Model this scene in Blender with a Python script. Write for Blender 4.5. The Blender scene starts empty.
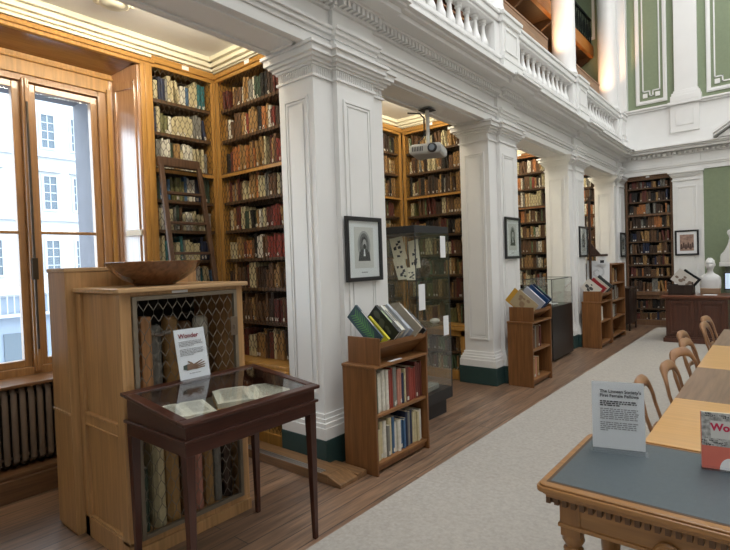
import bpy, bmesh, math, random
from mathutils import Vector, Matrix
from mathutils.bvhtree import BVHTree

S = bpy.context.scene
C = S.collection
PI = math.pi
rnd = random.Random(7)

# ------------------------------------------------------------------ camera
YAW, PITCH, ROLL, FPX = 0.6911, 0.0255, 0.0339, 504.9
EYE = Vector((0, 0, 1.6))
def cam_axes():
    sa, ca, sb, cb, sc, cc = math.sin(YAW), math.cos(YAW), math.sin(PITCH), math.cos(PITCH), math.sin(ROLL), math.cos(ROLL)
    fwd = Vector((-sa*cb, ca*cb, -sb)); right = Vector((ca, sa, 0)); down = fwd.cross(right)
    return cc*right+sc*down, -sc*right+cc*down, fwd
AX, AY, AZ = cam_axes()
cd = bpy.data.cameras.new('camera'); cam = bpy.data.objects.new('camera', cd); C.objects.link(cam)
cd.sensor_width = 36; cd.lens = FPX*36/730; cd.clip_start = 0.05; cd.clip_end = 200
cam.matrix_world = Matrix(((AX.x, -AY.x, -AZ.x, 0), (AX.y, -AY.y, -AZ.y, 0), (AX.z, -AY.z, -AZ.z, 1.6), (0, 0, 0, 1)))
S.camera = cam
def project(P):
    d = Vector(P)-EYE; w = d.dot(AZ)
    if w < .05: return None
    return 365+FPX*d.dot(AX)/w, 275+FPX*d.dot(AY)/w

# ------------------------------------------------------------------ world, light, exposure
W = bpy.data.worlds.new('sky'); S.world = W; W.use_nodes = True
bg = W.node_tree.nodes['Background']; bg.inputs[0].default_value = (0.80, 0.91, 1.0, 1); bg.inputs[1].default_value = 7.0
S.view_settings.view_transform = 'Standard'; S.view_settings.look = 'None'
S.view_settings.exposure = 0.10; S.view_settings.gamma = 1.0; S.view_settings.use_curve_mapping = False
def area(name, loc, rot, sx, sy, power, col, spread=PI):
    l = bpy.data.lights.new(name, 'AREA'); l.shape = 'RECTANGLE'; l.size = sx; l.size_y = sy; l.energy = power; l.color = col; l.spread = spread
    o = bpy.data.objects.new(name, l); C.objects.link(o); o.location = loc; o.rotation_euler = rot; return o
area('skylight_glow', (0.3, 5.5, 8.75), (0, 0, 0), 4.0, 13.0, 570, (0.96, 0.98, 1.0))
pt = area('window_portal', (-4.72, 1.42, 2.0), (0, math.radians(-90), 0), 2.5, 1.4, 1, (1, 1, 1)); pt.data.cycles.is_portal = True

# ------------------------------------------------------------------ materials
MATS = {}
def lin(c): return tuple((x/12.92 if x <= .04045 else ((x+.055)/1.055)**2.4) for x in c)
def rgb(r, g, b): return lin((r/255, g/255, b/255))
def mat(name, col, rough=.5, metal=0, spec=.5, var=.0, vscale=8, bump=0, bscale=60, emit=0, coat=0):
    if name in MATS: return MATS[name]
    m = bpy.data.materials.new(name); m.use_nodes = True; nt = m.node_tree; b = nt.nodes['Principled BSDF']
    b.inputs['Base Color'].default_value = (*col, 1); b.inputs['Roughness'].default_value = rough
    b.inputs['Metallic'].default_value = metal; b.inputs['Specular IOR Level'].default_value = spec
    b.inputs['Coat Weight'].default_value = coat
    tc = nt.nodes.new('ShaderNodeTexCoord')
    if var:
        n = nt.nodes.new('ShaderNodeTexNoise'); n.inputs['Scale'].default_value = vscale; n.inputs['Detail'].default_value = 4
        nt.links.new(tc.outputs['Object'], n.inputs['Vector'])
        r = nt.nodes.new('ShaderNodeValToRGB'); r.color_ramp.elements[0].position = .3; r.color_ramp.elements[1].position = .7
        r.color_ramp.elements[0].color = (*[max(0, c*(1-var)) for c in col], 1); r.color_ramp.elements[1].color = (*[min(1, c*(1+var)) for c in col], 1)
        nt.links.new(n.outputs['Fac'], r.inputs['Fac']); nt.links.new(r.outputs['Color'], b.inputs['Base Color'])
    if bump:
        n2 = nt.nodes.new('ShaderNodeTexNoise'); n2.inputs['Scale'].default_value = bscale; n2.inputs['Detail'].default_value = 3
        nt.links.new(tc.outputs['Object'], n2.inputs['Vector'])
        bp = nt.nodes.new('ShaderNodeBump'); bp.inputs['Strength'].default_value = bump; bp.inputs['Distance'].default_value = .01
        nt.links.new(n2.outputs['Fac'], bp.inputs['Height']); nt.links.new(bp.outputs['Normal'], b.inputs['Normal'])
    if emit:
        b.inputs['Emission Color'].default_value = (*col, 1); b.inputs['Emission Strength'].default_value = emit
    MATS[name] = m; return m
def wood(name, col, axis='z', rough=.4, var=.28, scale=1.0, coat=0.0, spec=.4):
    if name in MATS: return MATS[name]
    m = mat(name, col, rough, spec=spec, coat=coat); nt = m.node_tree; b = nt.nodes['Principled BSDF']
    tc = nt.nodes.new('ShaderNodeTexCoord'); mp = nt.nodes.new('ShaderNodeMapping')
    sc = {'x': (1.2, 22, 22), 'y': (22, 1.2, 22), 'z': (22, 22, 1.2)}[axis]
    mp.inputs['Scale'].default_value = [s*scale for s in sc]
    n = nt.nodes.new('ShaderNodeTexNoise'); n.inputs['Scale'].default_value = 2.0; n.inputs['Detail'].default_value = 6; n.inputs['Distortion'].default_value = .6
    r = nt.nodes.new('ShaderNodeValToRGB'); r.color_ramp.elements[0].position = .32; r.color_ramp.elements[1].position = .72
    r.color_ramp.elements[0].color = (*[c*(1-var) for c in col], 1); r.color_ramp.elements[1].color = (*[min(1, c*(1+var)) for c in col], 1)
    nt.links.new(tc.outputs['Object'], mp.inputs['Vector']); nt.links.new(mp.outputs['Vector'], n.inputs['Vector'])
    nt.links.new(n.outputs['Fac'], r.inputs['Fac']); nt.links.new(r.outputs['Color'], b.inputs['Base Color'])
    return m
def glass_mat(name, tint=(1, 1, 1), refl=1.0):
    if name in MATS: return MATS[name]
    m = bpy.data.materials.new(name); m.use_nodes = True; nt = m.node_tree
    for n in list(nt.nodes): nt.nodes.remove(n)
    out = nt.nodes.new('ShaderNodeOutputMaterial'); mx = nt.nodes.new('ShaderNodeMixShader')
    tr = nt.nodes.new('ShaderNodeBsdfTransparent'); tr.inputs[0].default_value = (*tint, 1)
    gl = nt.nodes.new('ShaderNodeBsdfGlossy'); gl.inputs['Roughness'].default_value = .02
    lw = nt.nodes.new('ShaderNodeLayerWeight'); lw.inputs['Blend'].default_value = .5     # facing = 1-|cos|
    pw = nt.nodes.new('ShaderNodeMath'); pw.operation = 'POWER'; pw.inputs[1].default_value = 4.0
    mu = nt.nodes.new('ShaderNodeMath'); mu.operation = 'MULTIPLY_ADD'; mu.inputs[1].default_value = .80*refl; mu.inputs[2].default_value = .035*refl
    nt.links.new(lw.outputs['Facing'], pw.inputs[0]); nt.links.new(pw.outputs[0], mu.inputs[0]); nt.links.new(mu.outputs[0], mx.inputs[0])
    nt.links.new(tr.outputs[0], mx.inputs[1]); nt.links.new(gl.outputs[0], mx.inputs[2]); nt.links.new(mx.outputs[0], out.inputs[0])
    MATS[name] = m; return m
def floor_mat():
    m = mat('floorboards', (.2, .12, .08), .43); nt = m.node_tree; b = nt.nodes['Principled BSDF']
    tc = nt.nodes.new('ShaderNodeTexCoord'); mp = nt.nodes.new('ShaderNodeMapping'); mp.inputs['Rotation'].default_value = (0, 0, PI/2)
    br = nt.nodes.new('ShaderNodeTexBrick'); br.inputs['Scale'].default_value = 1; br.inputs['Brick Width'].default_value = 2.6
    br.inputs['Row Height'].default_value = .135; br.inputs['Mortar Size'].default_value = .004; br.inputs['Mortar Smooth'].default_value = .2
    br.inputs['Color1'].default_value = (.135, .073, .040, 1); br.inputs['Color2'].default_value = (.235, .136, .078, 1); br.inputs['Mortar'].default_value = (.025, .016, .012, 1)
    br.inputs['Bias'].default_value = .1
    b.inputs['Coat Weight'].default_value = .7; b.inputs['Coat Roughness'].default_value = .48; b.inputs['Coat IOR'].default_value = 1.65
    nt.links.new(tc.outputs['Object'], mp.inputs['Vector']); nt.links.new(mp.outputs['Vector'], br.inputs['Vector'])
    mp2 = nt.nodes.new('ShaderNodeMapping'); mp2.inputs['Scale'].default_value = (18, 1.3, 1); nt.links.new(tc.outputs['Object'], mp2.inputs['Vector'])
    n = nt.nodes.new('ShaderNodeTexNoise'); n.inputs['Scale'].default_value = 2.2; n.inputs['Detail'].default_value = 7; nt.links.new(mp2.outputs['Vector'], n.inputs['Vector'])
    r = nt.nodes.new('ShaderNodeValToRGB'); r.color_ramp.elements[0].position = .3; r.color_ramp.elements[1].position = .75
    r.color_ramp.elements[0].color = (.45, .45, .45, 1); r.color_ramp.elements[1].color = (1.45, 1.45, 1.45, 1); nt.links.new(n.outputs['Fac'], r.inputs['Fac'])
    mx = nt.nodes.new('ShaderNodeMix'); mx.data_type = 'RGBA'; mx.blend_type = 'MULTIPLY'; mx.inputs['Factor'].default_value = 1
    nt.links.new(br.outputs['Color'], mx.inputs['A']); nt.links.new(r.outputs['Color'], mx.inputs['B']); nt.links.new(mx.outputs['Result'], b.inputs['Base Color'])
    bp = nt.nodes.new('ShaderNodeBump'); bp.inputs['Strength'].default_value = .35; bp.inputs['Distance'].default_value = .004
    nt.links.new(br.outputs['Fac'], bp.inputs['Height']); bp.invert = True; nt.links.new(bp.outputs['Normal'], b.inputs['Normal'])
    return m

WHITE = mat('white_paint', (.80, .795, .775), .42, var=.02, vscale=3)
CREAM = mat('cream_plaster', (.80, .765, .61), .55)
CEIL = mat('alcove_ceiling', (.86, .86, .83), .7, var=.06, vscale=1.5)
GREENB = mat('dark_green_plinth_paint', rgb(44, 68, 66), .45, var=.1)
GREENW = mat('sage_green_wall', rgb(130, 142, 114), .75, var=.05, vscale=20)
GOLD = wood('golden_oak', (.40, .205, .05), 'z', .33, .22)
GOLDH = wood('golden_oak_rail', (.40, .205, .05), 'y', .33, .22)
OAK = wood('light_oak', (.42, .235, .098), 'z', .36, .2, coat=.15)
OAKH = wood('light_oak_top', (.44, .27, .13), 'y', .32, .2, coat=.2)
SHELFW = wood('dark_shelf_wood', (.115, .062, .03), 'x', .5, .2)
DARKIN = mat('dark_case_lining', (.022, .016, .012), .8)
MAHO = wood('mahogany', (.055, .017, .010), 'y', .3, .3, coat=.2)
MAHOZ = wood('mahogany_upright', (.055, .017, .010), 'z', .3, .3, coat=.2)
BROWNOAK = wood('brown_oak', (.20, .085, .028), 'z', .4, .25, coat=.1)
BROWNOAKH = wood('brown_oak_board', (.22, .098, .034), 'y', .4, .25)
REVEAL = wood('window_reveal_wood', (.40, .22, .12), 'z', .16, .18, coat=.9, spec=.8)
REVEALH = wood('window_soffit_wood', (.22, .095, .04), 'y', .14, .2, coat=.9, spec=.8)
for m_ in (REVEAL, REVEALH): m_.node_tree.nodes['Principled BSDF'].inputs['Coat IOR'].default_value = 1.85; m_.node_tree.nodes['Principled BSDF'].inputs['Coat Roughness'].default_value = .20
DESKW = wood('red_mahogany_desk', (.085, .030, .017), 'z', .35, .25, coat=.2)
WIRE = mat('brass_wire', (.045, .036, .026), .5, metal=.3)
WIREB = mat('aged_wire', (.22, .195, .16), .45, metal=.4)
BLACK = mat('black_lacquer', (.012, .012, .013), .3)
BLACKM = mat('black_matt', (.016, .016, .018), .5)
PAPER = mat('white_paper', (.80, .81, .82), .6)
OLDPAPER = mat('aged_paper', (.76, .71, .58), .7, var=.06, vscale=30)
INK = mat('grey_ink', (.28, .28, .29), .7)
DINK = mat('dark_ink', (.03, .03, .035), .7)
REDINK = mat('crimson_ink', (.22, .02, .03), .6)
PAGES = mat('book_pages', (.62, .56, .43), .8)
TAG = mat('shelf_mark_label', (.62, .58, .50), .7)
GLASS = glass_mat('clear_glass', (.97, .985, .98))
GLASSW = glass_mat('window_glass', (.95, .98, 1.0), .8)
ACRYL = glass_mat('clear_acrylic', (.96, .97, .98), .8)
STEEL = mat('brushed_steel', (.55, .54, .52), .35, metal=.9)
CARPET = mat('beige_carpet', (.415, .385, .345), .95, spec=.1, var=.10, vscale=45, bump=.3, bscale=300)

# ------------------------------------------------------------------ mesh helper
OCC = []          # (verts, faces) of solid things, used to tell which books the photograph can show
class MB:
    def __init__(s): s.v = []; s.f = []; s.m = []; s.cur = 0
    def add(s, vs, fs):
        b = len(s.v); s.v += [tuple(p) for p in vs]; s.f += [tuple(b+i for i in f) for f in fs]; s.m += [s.cur]*len(fs); return s
    def mat(s, i): s.cur = i; return s
    def box(s, x0, x1, y0, y1, z0, z1):
        x0, x1 = min(x0, x1), max(x0, x1); y0, y1 = min(y0, y1), max(y0, y1); z0, z1 = min(z0, z1), max(z0, z1)
        return s.add([(x0, y0, z0), (x1, y0, z0), (x1, y1, z0), (x0, y1, z0), (x0, y0, z1), (x1, y0, z1), (x1, y1, z1), (x0, y1, z1)],
              [(0, 3, 2, 1), (4, 5, 6, 7), (0, 1, 5, 4), (1, 2, 6, 5), (2, 3, 7, 6), (3, 0, 4, 7)])
    def obox(s, o, u, v, w):      # corner o and three edge vectors
        o, u, v, w = map(Vector, (o, u, v, w))
        if u.cross(v).dot(w) < 0: u, v = v, u
        P = [o, o+u, o+u+v, o+v, o+w, o+u+w, o+u+v+w, o+v+w]
        return s.add(P, [(0, 3, 2, 1), (4, 5, 6, 7), (0, 1, 5, 4), (1, 2, 6, 5), (2, 3, 7, 6), (3, 0, 4, 7)])
    def quad(s, a, b, c, d): return s.add([a, b, c, d], [(0, 1, 2, 3)])
    def tube(s, pts, r, n=6, cap=True, flat=1.0, up=None):
        pts = [Vector(p) for p in pts]; rr = r if isinstance(r, (list, tuple)) else [r]*len(pts)
        vs = []; fs = []; a = None
        for i, p in enumerate(pts):
            t = (pts[min(i+1, len(pts)-1)]-pts[max(i-1, 0)]).normalized()
            if a is None:
                h = Vector(up) if up else (Vector((0, 0, 1)) if abs(t.z) < .9 else Vector((1, 0, 0)))
                a = (h-t*h.dot(t)).normalized()
            else: a = (a-t*a.dot(t)).normalized()
            b = t.cross(a)
            for k in range(n):
                q = 2*PI*(k+.5)/n; vs.append(p+(a*math.cos(q)+b*math.sin(q)*flat)*rr[i])
        for i in range(len(pts)-1):
            for k in range(n):
                k2 = (k+1) % n; fs.append((i*n+k, i*n+k2, (i+1)*n+k2, (i+1)*n+k))
        if cap: fs.append(tuple(range(n-1, -1, -1))); fs.append(tuple((len(pts)-1)*n+k for k in range(n)))
        return s.add(vs, fs)
    def lathe(s, prof, cx, cy, n=20, sx=1.0, sy=1.0):
        vs = []; fs = []
        for r, z in prof:
            for k in range(n): q = 2*PI*k/n; vs.append((cx+r*sx*math.cos(q), cy+r*sy*math.sin(q), z))
        for i in range(len(prof)-1):
            for k in range(n):
                k2 = (k+1) % n; fs.append((i*n+k, i*n+k2, (i+1)*n+k2, (i+1)*n+k))
        if prof[0][0] > 1e-5: fs.append(tuple(range(n-1, -1, -1)))
        if prof[-1][0] > 1e-5: fs.append(tuple((len(prof)-1)*n+k for k in range(n)))
        return s.add(vs, fs)
    def prism(s, poly, o, u, v, w):   # polygon in plane (u,v) from o, extruded by w
        o, u, v, w = map(Vector, (o, u, v, w)); n = len(poly)
        if u.cross(v).dot(w) > 0: poly = poly[::-1]
        P = [o+u*a+v*b for a, b in poly]; P += [p+w for p in P]
        return s.add(P, [tuple(range(n)), tuple(range(2*n-1, n-1, -1))]+[((i+1) % n, i, n+i, n+(i+1) % n) for i in range(n)])
    def ellipsoid(s, c, rx, ry, rz, n=14, m=9):
        vs = []; fs = []
        for i in range(m+1):
            t = PI*i/m
            for k in range(n):
                q = 2*PI*k/n; vs.append((c[0]+rx*math.sin(t)*math.cos(q), c[1]+ry*math.sin(t)*math.sin(q), c[2]-rz*math.cos(t)))
        for i in range(m):
            for k in range(n): k2 = (k+1) % n; fs.append((i*n+k, i*n+k2, (i+1)*n+k2, (i+1)*n+k))
        return s.add(vs, fs)
    def build(s, name, mats, parent=None, smooth=False, bevel=0, occ=False, kind=None, label=None, seg=2):
        me = bpy.data.meshes.new(name); root = parent
        while root is not None and root.parent is not None: root = root.parent
        off = Vector(root.location) if root is not None else Vector((0, 0, 0))
        o = bpy.data.objects.new(name, me)
        if root is None:              # origin at the base of the thing
            xs, ys, zs = zip(*s.v); off = Vector(((min(xs)+max(xs))/2, (min(ys)+max(ys))/2, min(zs))); o.location = off
        me.from_pydata([tuple(Vector(p)-off) for p in s.v], [], s.f)
        for m in (mats if isinstance(mats, (list, tuple)) else [mats]): me.materials.append(m)
        me.polygons.foreach_set('material_index', s.m)
        if smooth:
            me.polygons.foreach_set('use_smooth', [True]*len(s.f)); me.set_sharp_from_angle(angle=math.radians(40))
        me.update(); C.objects.link(o); o.parent = parent
        if bevel:
            b = o.modifiers.new('bevel', 'BEVEL'); b.width = bevel; b.segments = seg; b.limit_method = 'ANGLE'; b.angle_limit = .6; b.harden_normals = False
        if kind: o['kind'] = kind
        if label: o['label'] = label
        if occ: OCC.append((list(s.v), list(s.f)))
        return o
def thing(name, label, cat, loc, group=None):
    o = bpy.data.objects.new(name, None); C.objects.link(o); o.location = loc; o.empty_display_size = .1
    o['label'] = label; o['category'] = cat
    if group: o['group'] = group
    return o
def tag(o, label, cat, group=None):
    o['label'] = label; o['category'] = cat
    if group: o['group'] = group
    return o
def copy_thing(r, loc, rotz=0, label=None):
    c = r.copy(); C.objects.link(c); c.location = loc; c.rotation_euler = (0, 0, rotz)
    if label: c['label'] = label
    for ch in list(r.children):
        d = ch.copy(); C.objects.link(d); d.parent = c
        for g in list(ch.children): e = g.copy(); C.objects.link(e); e.parent = d
    return c
def text(name, body, size, o, u, v, m, parent, align='LEFT', bold=0.0):   # lettering as real thin geometry on a surface
    cu = bpy.data.curves.new('txt', 'FONT'); cu.body = body; cu.size = size; cu.extrude = .0004; cu.align_x = align; cu.offset = bold
    t = bpy.data.objects.new('txt', cu); C.objects.link(t)
    bpy.context.view_layer.update(); dg = bpy.context.evaluated_depsgraph_get()
    me = bpy.data.meshes.new_from_object(t.evaluated_get(dg)); bpy.data.objects.remove(t)
    u = Vector(u).normalized(); v = Vector(v).normalized(); n = u.cross(v)
    root = parent
    while root.parent is not None: root = root.parent
    off = Vector(o)-Vector(root.location)
    me.transform(Matrix(((u.x, v.x, n.x, off.x), (u.y, v.y, n.y, off.y), (u.z, v.z, n.z, off.z), (0, 0, 0, 1))))
    me.materials.clear(); me.materials.append(m); me.name = name
    ob = bpy.data.objects.new(name, me); C.objects.link(ob); ob.parent = parent
    return ob

# ------------------------------------------------------------------ shell
YF = 12.55                       # face of the far wall
Y0 = [-.42]+[2.83+3.04*k for k in range(4)]      # near faces of the piers
fl = MB().box(-4.75, 2.95, -1.6, 12.9, -.1, 0).build('floor', floor_mat(), kind='structure')
cp = MB().box(-2.06, 2.2, -1.4, 12.15, 0, .012).build('carpet', CARPET); tag(cp, 'pale beige fitted carpet beside the dark floorboards', 'carpet')
MB().box(-4.8, 3.05, -1.7, 13.1, 9.0, 9.1).build('ceiling', WHITE, kind='structure')
MB().box(2.9, 3.05, -1.7, 13.1, -.1, 9.0).build('wall_right', WHITE, kind='structure')
MB().box(-4.8, 3.05, -1.7, -1.6, -.1, 9.0).build('wall_back', WHITE, kind='structure')
MB().box(-4.8, -2.75, 12.68, 13.1, -.1, 9.0).build('wall_gallery_end', GREENW, kind='structure')

# window wall of the alcoves with its opening
WX = -4.62
wl = MB()
wl.box(-4.9, WX, -1.6, .55, -.1, 3.9).box(-4.75, WX, .55, .77, -.1, 3.9).box(-4.9, WX, 2.07, 12.9, -.1, 3.9).box(-4.9, WX, .77, 2.07, -.1, .80).box(-4.9, WX, .77, 2.07, 3.20, 3.9)
wl.build('wall_left', WHITE, kind='structure')
MB().box(-4.9, -4.75, -1.6, 12.9, 3.9, 9.0).build('wall_upper_left', GREENW, kind='structure')
ac = MB().box(WX, -3.2, -1.6, 12.68, 3.60, 3.9)
for y in (3.25, ): pass
ac.build('ceiling_alcove', CEIL, kind='structure')

# far wall
fw = MB().box(-2.75, 3.0, 12.62, 13.1, -.1, 3.48)
fw = MB()
fw.box(-1.30, 3.0, YF+.02, 13.1, -.1, 3.48)
fw.box(-2.75, -1.30, 12.98, 13.1, -.1, 3.48)
fw.build('wall_far', GREENW, kind='structure')
MB().box(-2.75, 3.0, YF+.05, 13.1, 4.72, 9.0).build('wall_far_upper', GREENW, kind='structure')
# far wall entablature and dado
e = MB()
e.box(-2.8, 3.0, YF-.01, YF+.3, 3.29, 3.385).box(-2.8, 3.0, YF-.03, YF+.3, 3.385, 3.42).box(-2.8, 3.0, YF-.045, YF+.3, 3.42, 3.477)
e.box(-2.8, 3.0, YF, YF+.3, 3.477, 3.64).box(-2.8, 3.0, YF-.03, YF+.3, 3.63, 3.655)
e.box(-1.80, -1.28, YF-.03, YF, 3.478, 3.628)
y = -2.7
while y < 3.0:
    e.box(y, y+.05, YF-.10, YF, 3.652, 3.71); y += .095
e.box(-2.75, 3.0, YF-.02, YF+.3, 3.655, 3.72).box(-2.75, 3.0, YF-.2, YF+.3, 3.72, 3.77).box(-2.75, 3.0, YF-.24, YF+.3, 3.77, 3.80).box(-2.75, 3.0, YF-.28, YF+.3, 3.80, 3.83)
e.box(-2.8, 3.0, YF-.02, YF+.3, 3.83, 4.11).box(-2.8, 3.0, YF, YF+.3, 4.11, 4.66).box(-2.8, 3.0, YF-.05, YF+.3, 4.66, 4.70).box(-2.8, 3.0, YF-.09, YF+.3, 4.70, 4.735)
e.box(-1.80, -1.28, YF-.06, YF, 4.11, 4.66).box(-1.84, -1.24, YF-.12, YF+.1, 4.68, 4.74)
e.box(-1.70, -1.38, YF-.07, YF-.06, 4.24, 4.56)
e.build('trim_1', WHITE, kind='structure', bevel=.004)
def frame_bars(b, x0, x1, y0, y1, z0, z1, t, axis):   # four thin bars framing a panel; axis = the flat direction
    if axis == 'y':
        b.box(x0, x0+t, y0, y1, z0, z1).box(x1-t, x1, y0, y1, z0, z1).box(x0+t, x1-t, y0, y1, z0, z0+t).box(x0+t, x1-t, y0, y1, z1-t, z1)
    else:
        b.box(x0, x1, y0, y0+t, z0, z1).box(x0, x1, y1-t, y1, z0, z1).box(x0, x1, y0+t, y1-t, z0, z0+t).box(x0, x1, y0+t, y1-t, z1-t, z1)
# far wall lower pilaster
pl = MB()
pl.box(-1.79, -1.30, YF, 13.0, .24, 3.09).box(-1.84, -1.25, YF-.04, 13.0, .24, .32).box(-1.82, -1.27, YF-.02, 13.0, .32, .42)
frame_bars(pl, -1.73, -1.36, YF-.015, YF, .60, 2.98, .03, 'y'); pl.box(-1.66, -1.43, YF-.010, YF, .67, 2.91)
for z0, z1, t in ((3.09, 3.115, .02), (3.18, 3.21, .03), (3.21, 3.25, .05), (3.25, 3.29, .08)): pl.box(-1.79-t, -1.30+t, YF-t, 13.0, z0, z1)
pl.box(-1.79, -1.30, YF, 13.0, 3.1, 3.2)
pl.build('pilaster_far', WHITE, kind='structure', bevel=.004)
MB().box(-1.85, -1.24, YF-.05, 13.0, 0, .24).build('baseboard_far', GREENB, kind='structure')
MB().box(-1.30, -1.24, YF-.015, YF+.02, .24, 3.29).build('trim_2', WHITE, kind='structure')
# far wall upper pilaster
up = MB()
for z0, z1, t in ((4.74, 4.86, .07), (4.86, 4.92, .05), (4.92, 4.97, .02)): up.box(-1.72-t, -1.31+t, YF-.05-t, YF+.06, z0, z1)
up.box(-1.72, -1.31, YF-.05, YF+.06, 4.97, 9.0)
up.build('pilaster_upper', WHITE, kind='structure', bevel=.006)
# framed panels with a key motif on the upper green wall
def key_panel(x0, x1, name, lab):
    b = MB(); yb = YF+.05
    frame_bars(b, x0, x1, yb-.03, yb, 4.84, 8.6, .075, 'y'); frame_bars(b, x0+.02, x1-.02, yb-.042, yb-.03, 4.86, 8.58, .02, 'y')
    i0, i1, zb, t = x0+.14, x1-.14, 4.99, .026
    pts = [(i0, 8.5), (i0, zb+.13), (i0+.13, zb+.13), (i0+.13, zb+.02), (i1-.13, zb+.02), (i1-.13, zb+.13), (i1, zb+.13), (i1, 8.5)]
    for (a, c), (d, f) in zip(pts, pts[1:]): b.box(min(a, d)-t/2, max(a, d)+t/2, yb-.015, yb, min(c, f)-t/2, max(c, f)+t/2)
    for a in (i0-.005, i1-.085): b.box(a, a+.09, yb-.015, yb, zb-.01, zb+.085)
    o = b.build(name, WHITE, kind='structure', bevel=.003); return o
key_panel(-2.46, -1.86, 'trim_3', ''); key_panel(-1.16, -.2, 'trim_4', '')
MB().box(-2.80, -2.62, YF-.12, YF+.06, 4.735, 9.0).build('trim_5', WHITE, kind='structure', bevel=.01)

# ------------------------------------------------------------------ piers
XS, XI = -2.80, -3.20
def pier(y0, name):
    ya, yb, pa, pb = y0, y0+.88, y0+.22, y0+.70
    b = MB()
    def layer(z0, z1, t):
        b.box(XI-t, XS+t, ya-t, yb+t, z0, z1); b.box(XS+t-.001, XS+.05+t, pa-t, pb+t, z0, z1)
    b.box(XI, XS, ya, yb, 0, 3.3); b.box(XS, XS+.05, pa, pb, .2, 3.3)
    for z0, z1, t in ((.22, .31, .055), (.31, .345, .045), (.345, .375, .028), (.375, .41, .014)): layer(z0, z1, t)
    # raised panel mouldings: near face, front of the pilaster, far face
    for yy, d in ((ya, -1), (yb, 1)):
        a, c = (yy-.014, yy) if d < 0 else (yy, yy+.014)
        frame_bars(b, XI+.06, XS-.06, a, c, .56, 2.93, .022, 'y'); frame_bars(b, XI+.085, XS-.085, a+.005, c-.005, .585, 2.905, .02, 'y')
        b.box(XI+.115, XS-.115, a+.006, c-.004, .62, 2.87)
    x = XS+.05
    frame_bars(b, x, x+.014, pa+.06, pb-.06, .56, 2.93, .022, 'x'); frame_bars(b, x, x+.009, pa+.085, pb-.085, .585, 2.905, .02, 'x')
    b.box(x, x+.009, pa+.115, pb-.115, .62, 2.87)
    # capital
    for z0, z1, t in ((3.065, 3.085, .016), (3.155, 3.175, .016), (3.175, 3.20, .035), (3.20, 3.225, .06), (3.225, 3.275, .085), (3.275, 3.30, .105)): layer(z0, z1, t)
    y = ya+.012
    while y < yb-.012:
        if not (pa-.02 < y < pb): b.box(XS, XS+.008, y, y+.012, 3.09, 3.15)
        y += .024
    xx = XI+.012
    while xx < XS-.012: b.box(xx, xx+.012, ya-.008, ya, 3.09, 3.15); xx += .024
    y = pa+.012
    while y < pb-.012: b.box(XS+.05, XS+.058, y, y+.012, 3.09, 3.15); y += .024
    o = b.build(name, WHITE, kind='structure', bevel=.003, occ=True)
    g = MB().box(XI-.06, XS+.06, ya-.06, yb+.06, 0, .222).box(XS+.06, XS+.11, pa-.06, pb+.06, 0, .222)
    g.build('baseboard_pier', GREENB, kind='structure', bevel=.004, occ=True)
for y in Y0: pier(y, 'pier')

# partitions between alcoves behind the piers
for y in Y0: MB().box(WX, XI, y+.46, y+.54, 0, 3.61).build('wall_partition', CREAM, kind='structure', occ=True)

# entablature above the piers
b = MB(); YA, YB = -1.6, 12.55
b.box(XI, XS+.015, YA, YB, 3.30, 3.385).box(XI, XS+.03, YA, YB, 3.385, 3.42).box(XI, XS+.055, YA, YB, 3.42, 3.455).box(XI, XS+.075, YA, YB, 3.455, 3.48)
b.box(XI, XS, YA, YB, 3.48, 3.632).box(XI, XS+.03, YA, YB, 3.63, 3.655).box(XI, XS+.02, YA, YB, 3.655, 3.72)
for z0, z1, t in ((3.705, 3.73, .11), (3.73, 3.775, .25), (3.775, 3.80, .30), (3.80, 3.825, .34)): b.box(XI, XS+t, YA, YB, z0, z1)
y = YA+.01
while y < YB-.02:
    brk = any(p+.20 < y < p+.72 for p in Y0)
    b.box(XS, XS+.095+(.045 if brk else 0), y, y+.034, 3.65, 3.708); y += .0575
for p in Y0:
    pa, pb = p+.20, p+.72
    for z0, z1, t in ((3.30, 3.385, .06), (3.385, 3.42, .075), (3.42, 3.455, .10), (3.455, 3.48, .12), (3.48, 3.64, .045), (3.63, 3.655, .075), (3.655, 3.72, .065), (3.705, 3.73, .155), (3.73, 3.775, .29), (3.775, 3.80, .34), (3.80, 3.825, .38)):
        b.box(XS-.05, XS+t, pa-(t-.045)*.4, pb+(t-.045)*.4, z0-.002, z1+.002)
# sunk panels on the underside of the beam
for p, q in zip(Y0, Y0[1:]):
    a, c = p+1.0, q-.12
    b.box(XI+.05, XI+.08, a, c, 3.285, 3.30).box(XS-.08, XS-.05, a, c, 3.285, 3.30).box(XI+.05, XS-.05, a, a+.03, 3.285, 3.30).box(XI+.05, XS-.05, c-.03, c, 3.285, 3.30)
b.box(XI-.02, XI, YA, YB, 3.30, 3.36)
b.box(XI+.01, XS-.01, YA, YB, 3.6, 3.9)
b.build('trim_6', WHITE, kind='structure', bevel=.003)
MB().box(-4.75, XS+.12, YA, 12.68, 3.9, 4.0).build('floor_gallery', WHITE, kind='structure')

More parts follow.
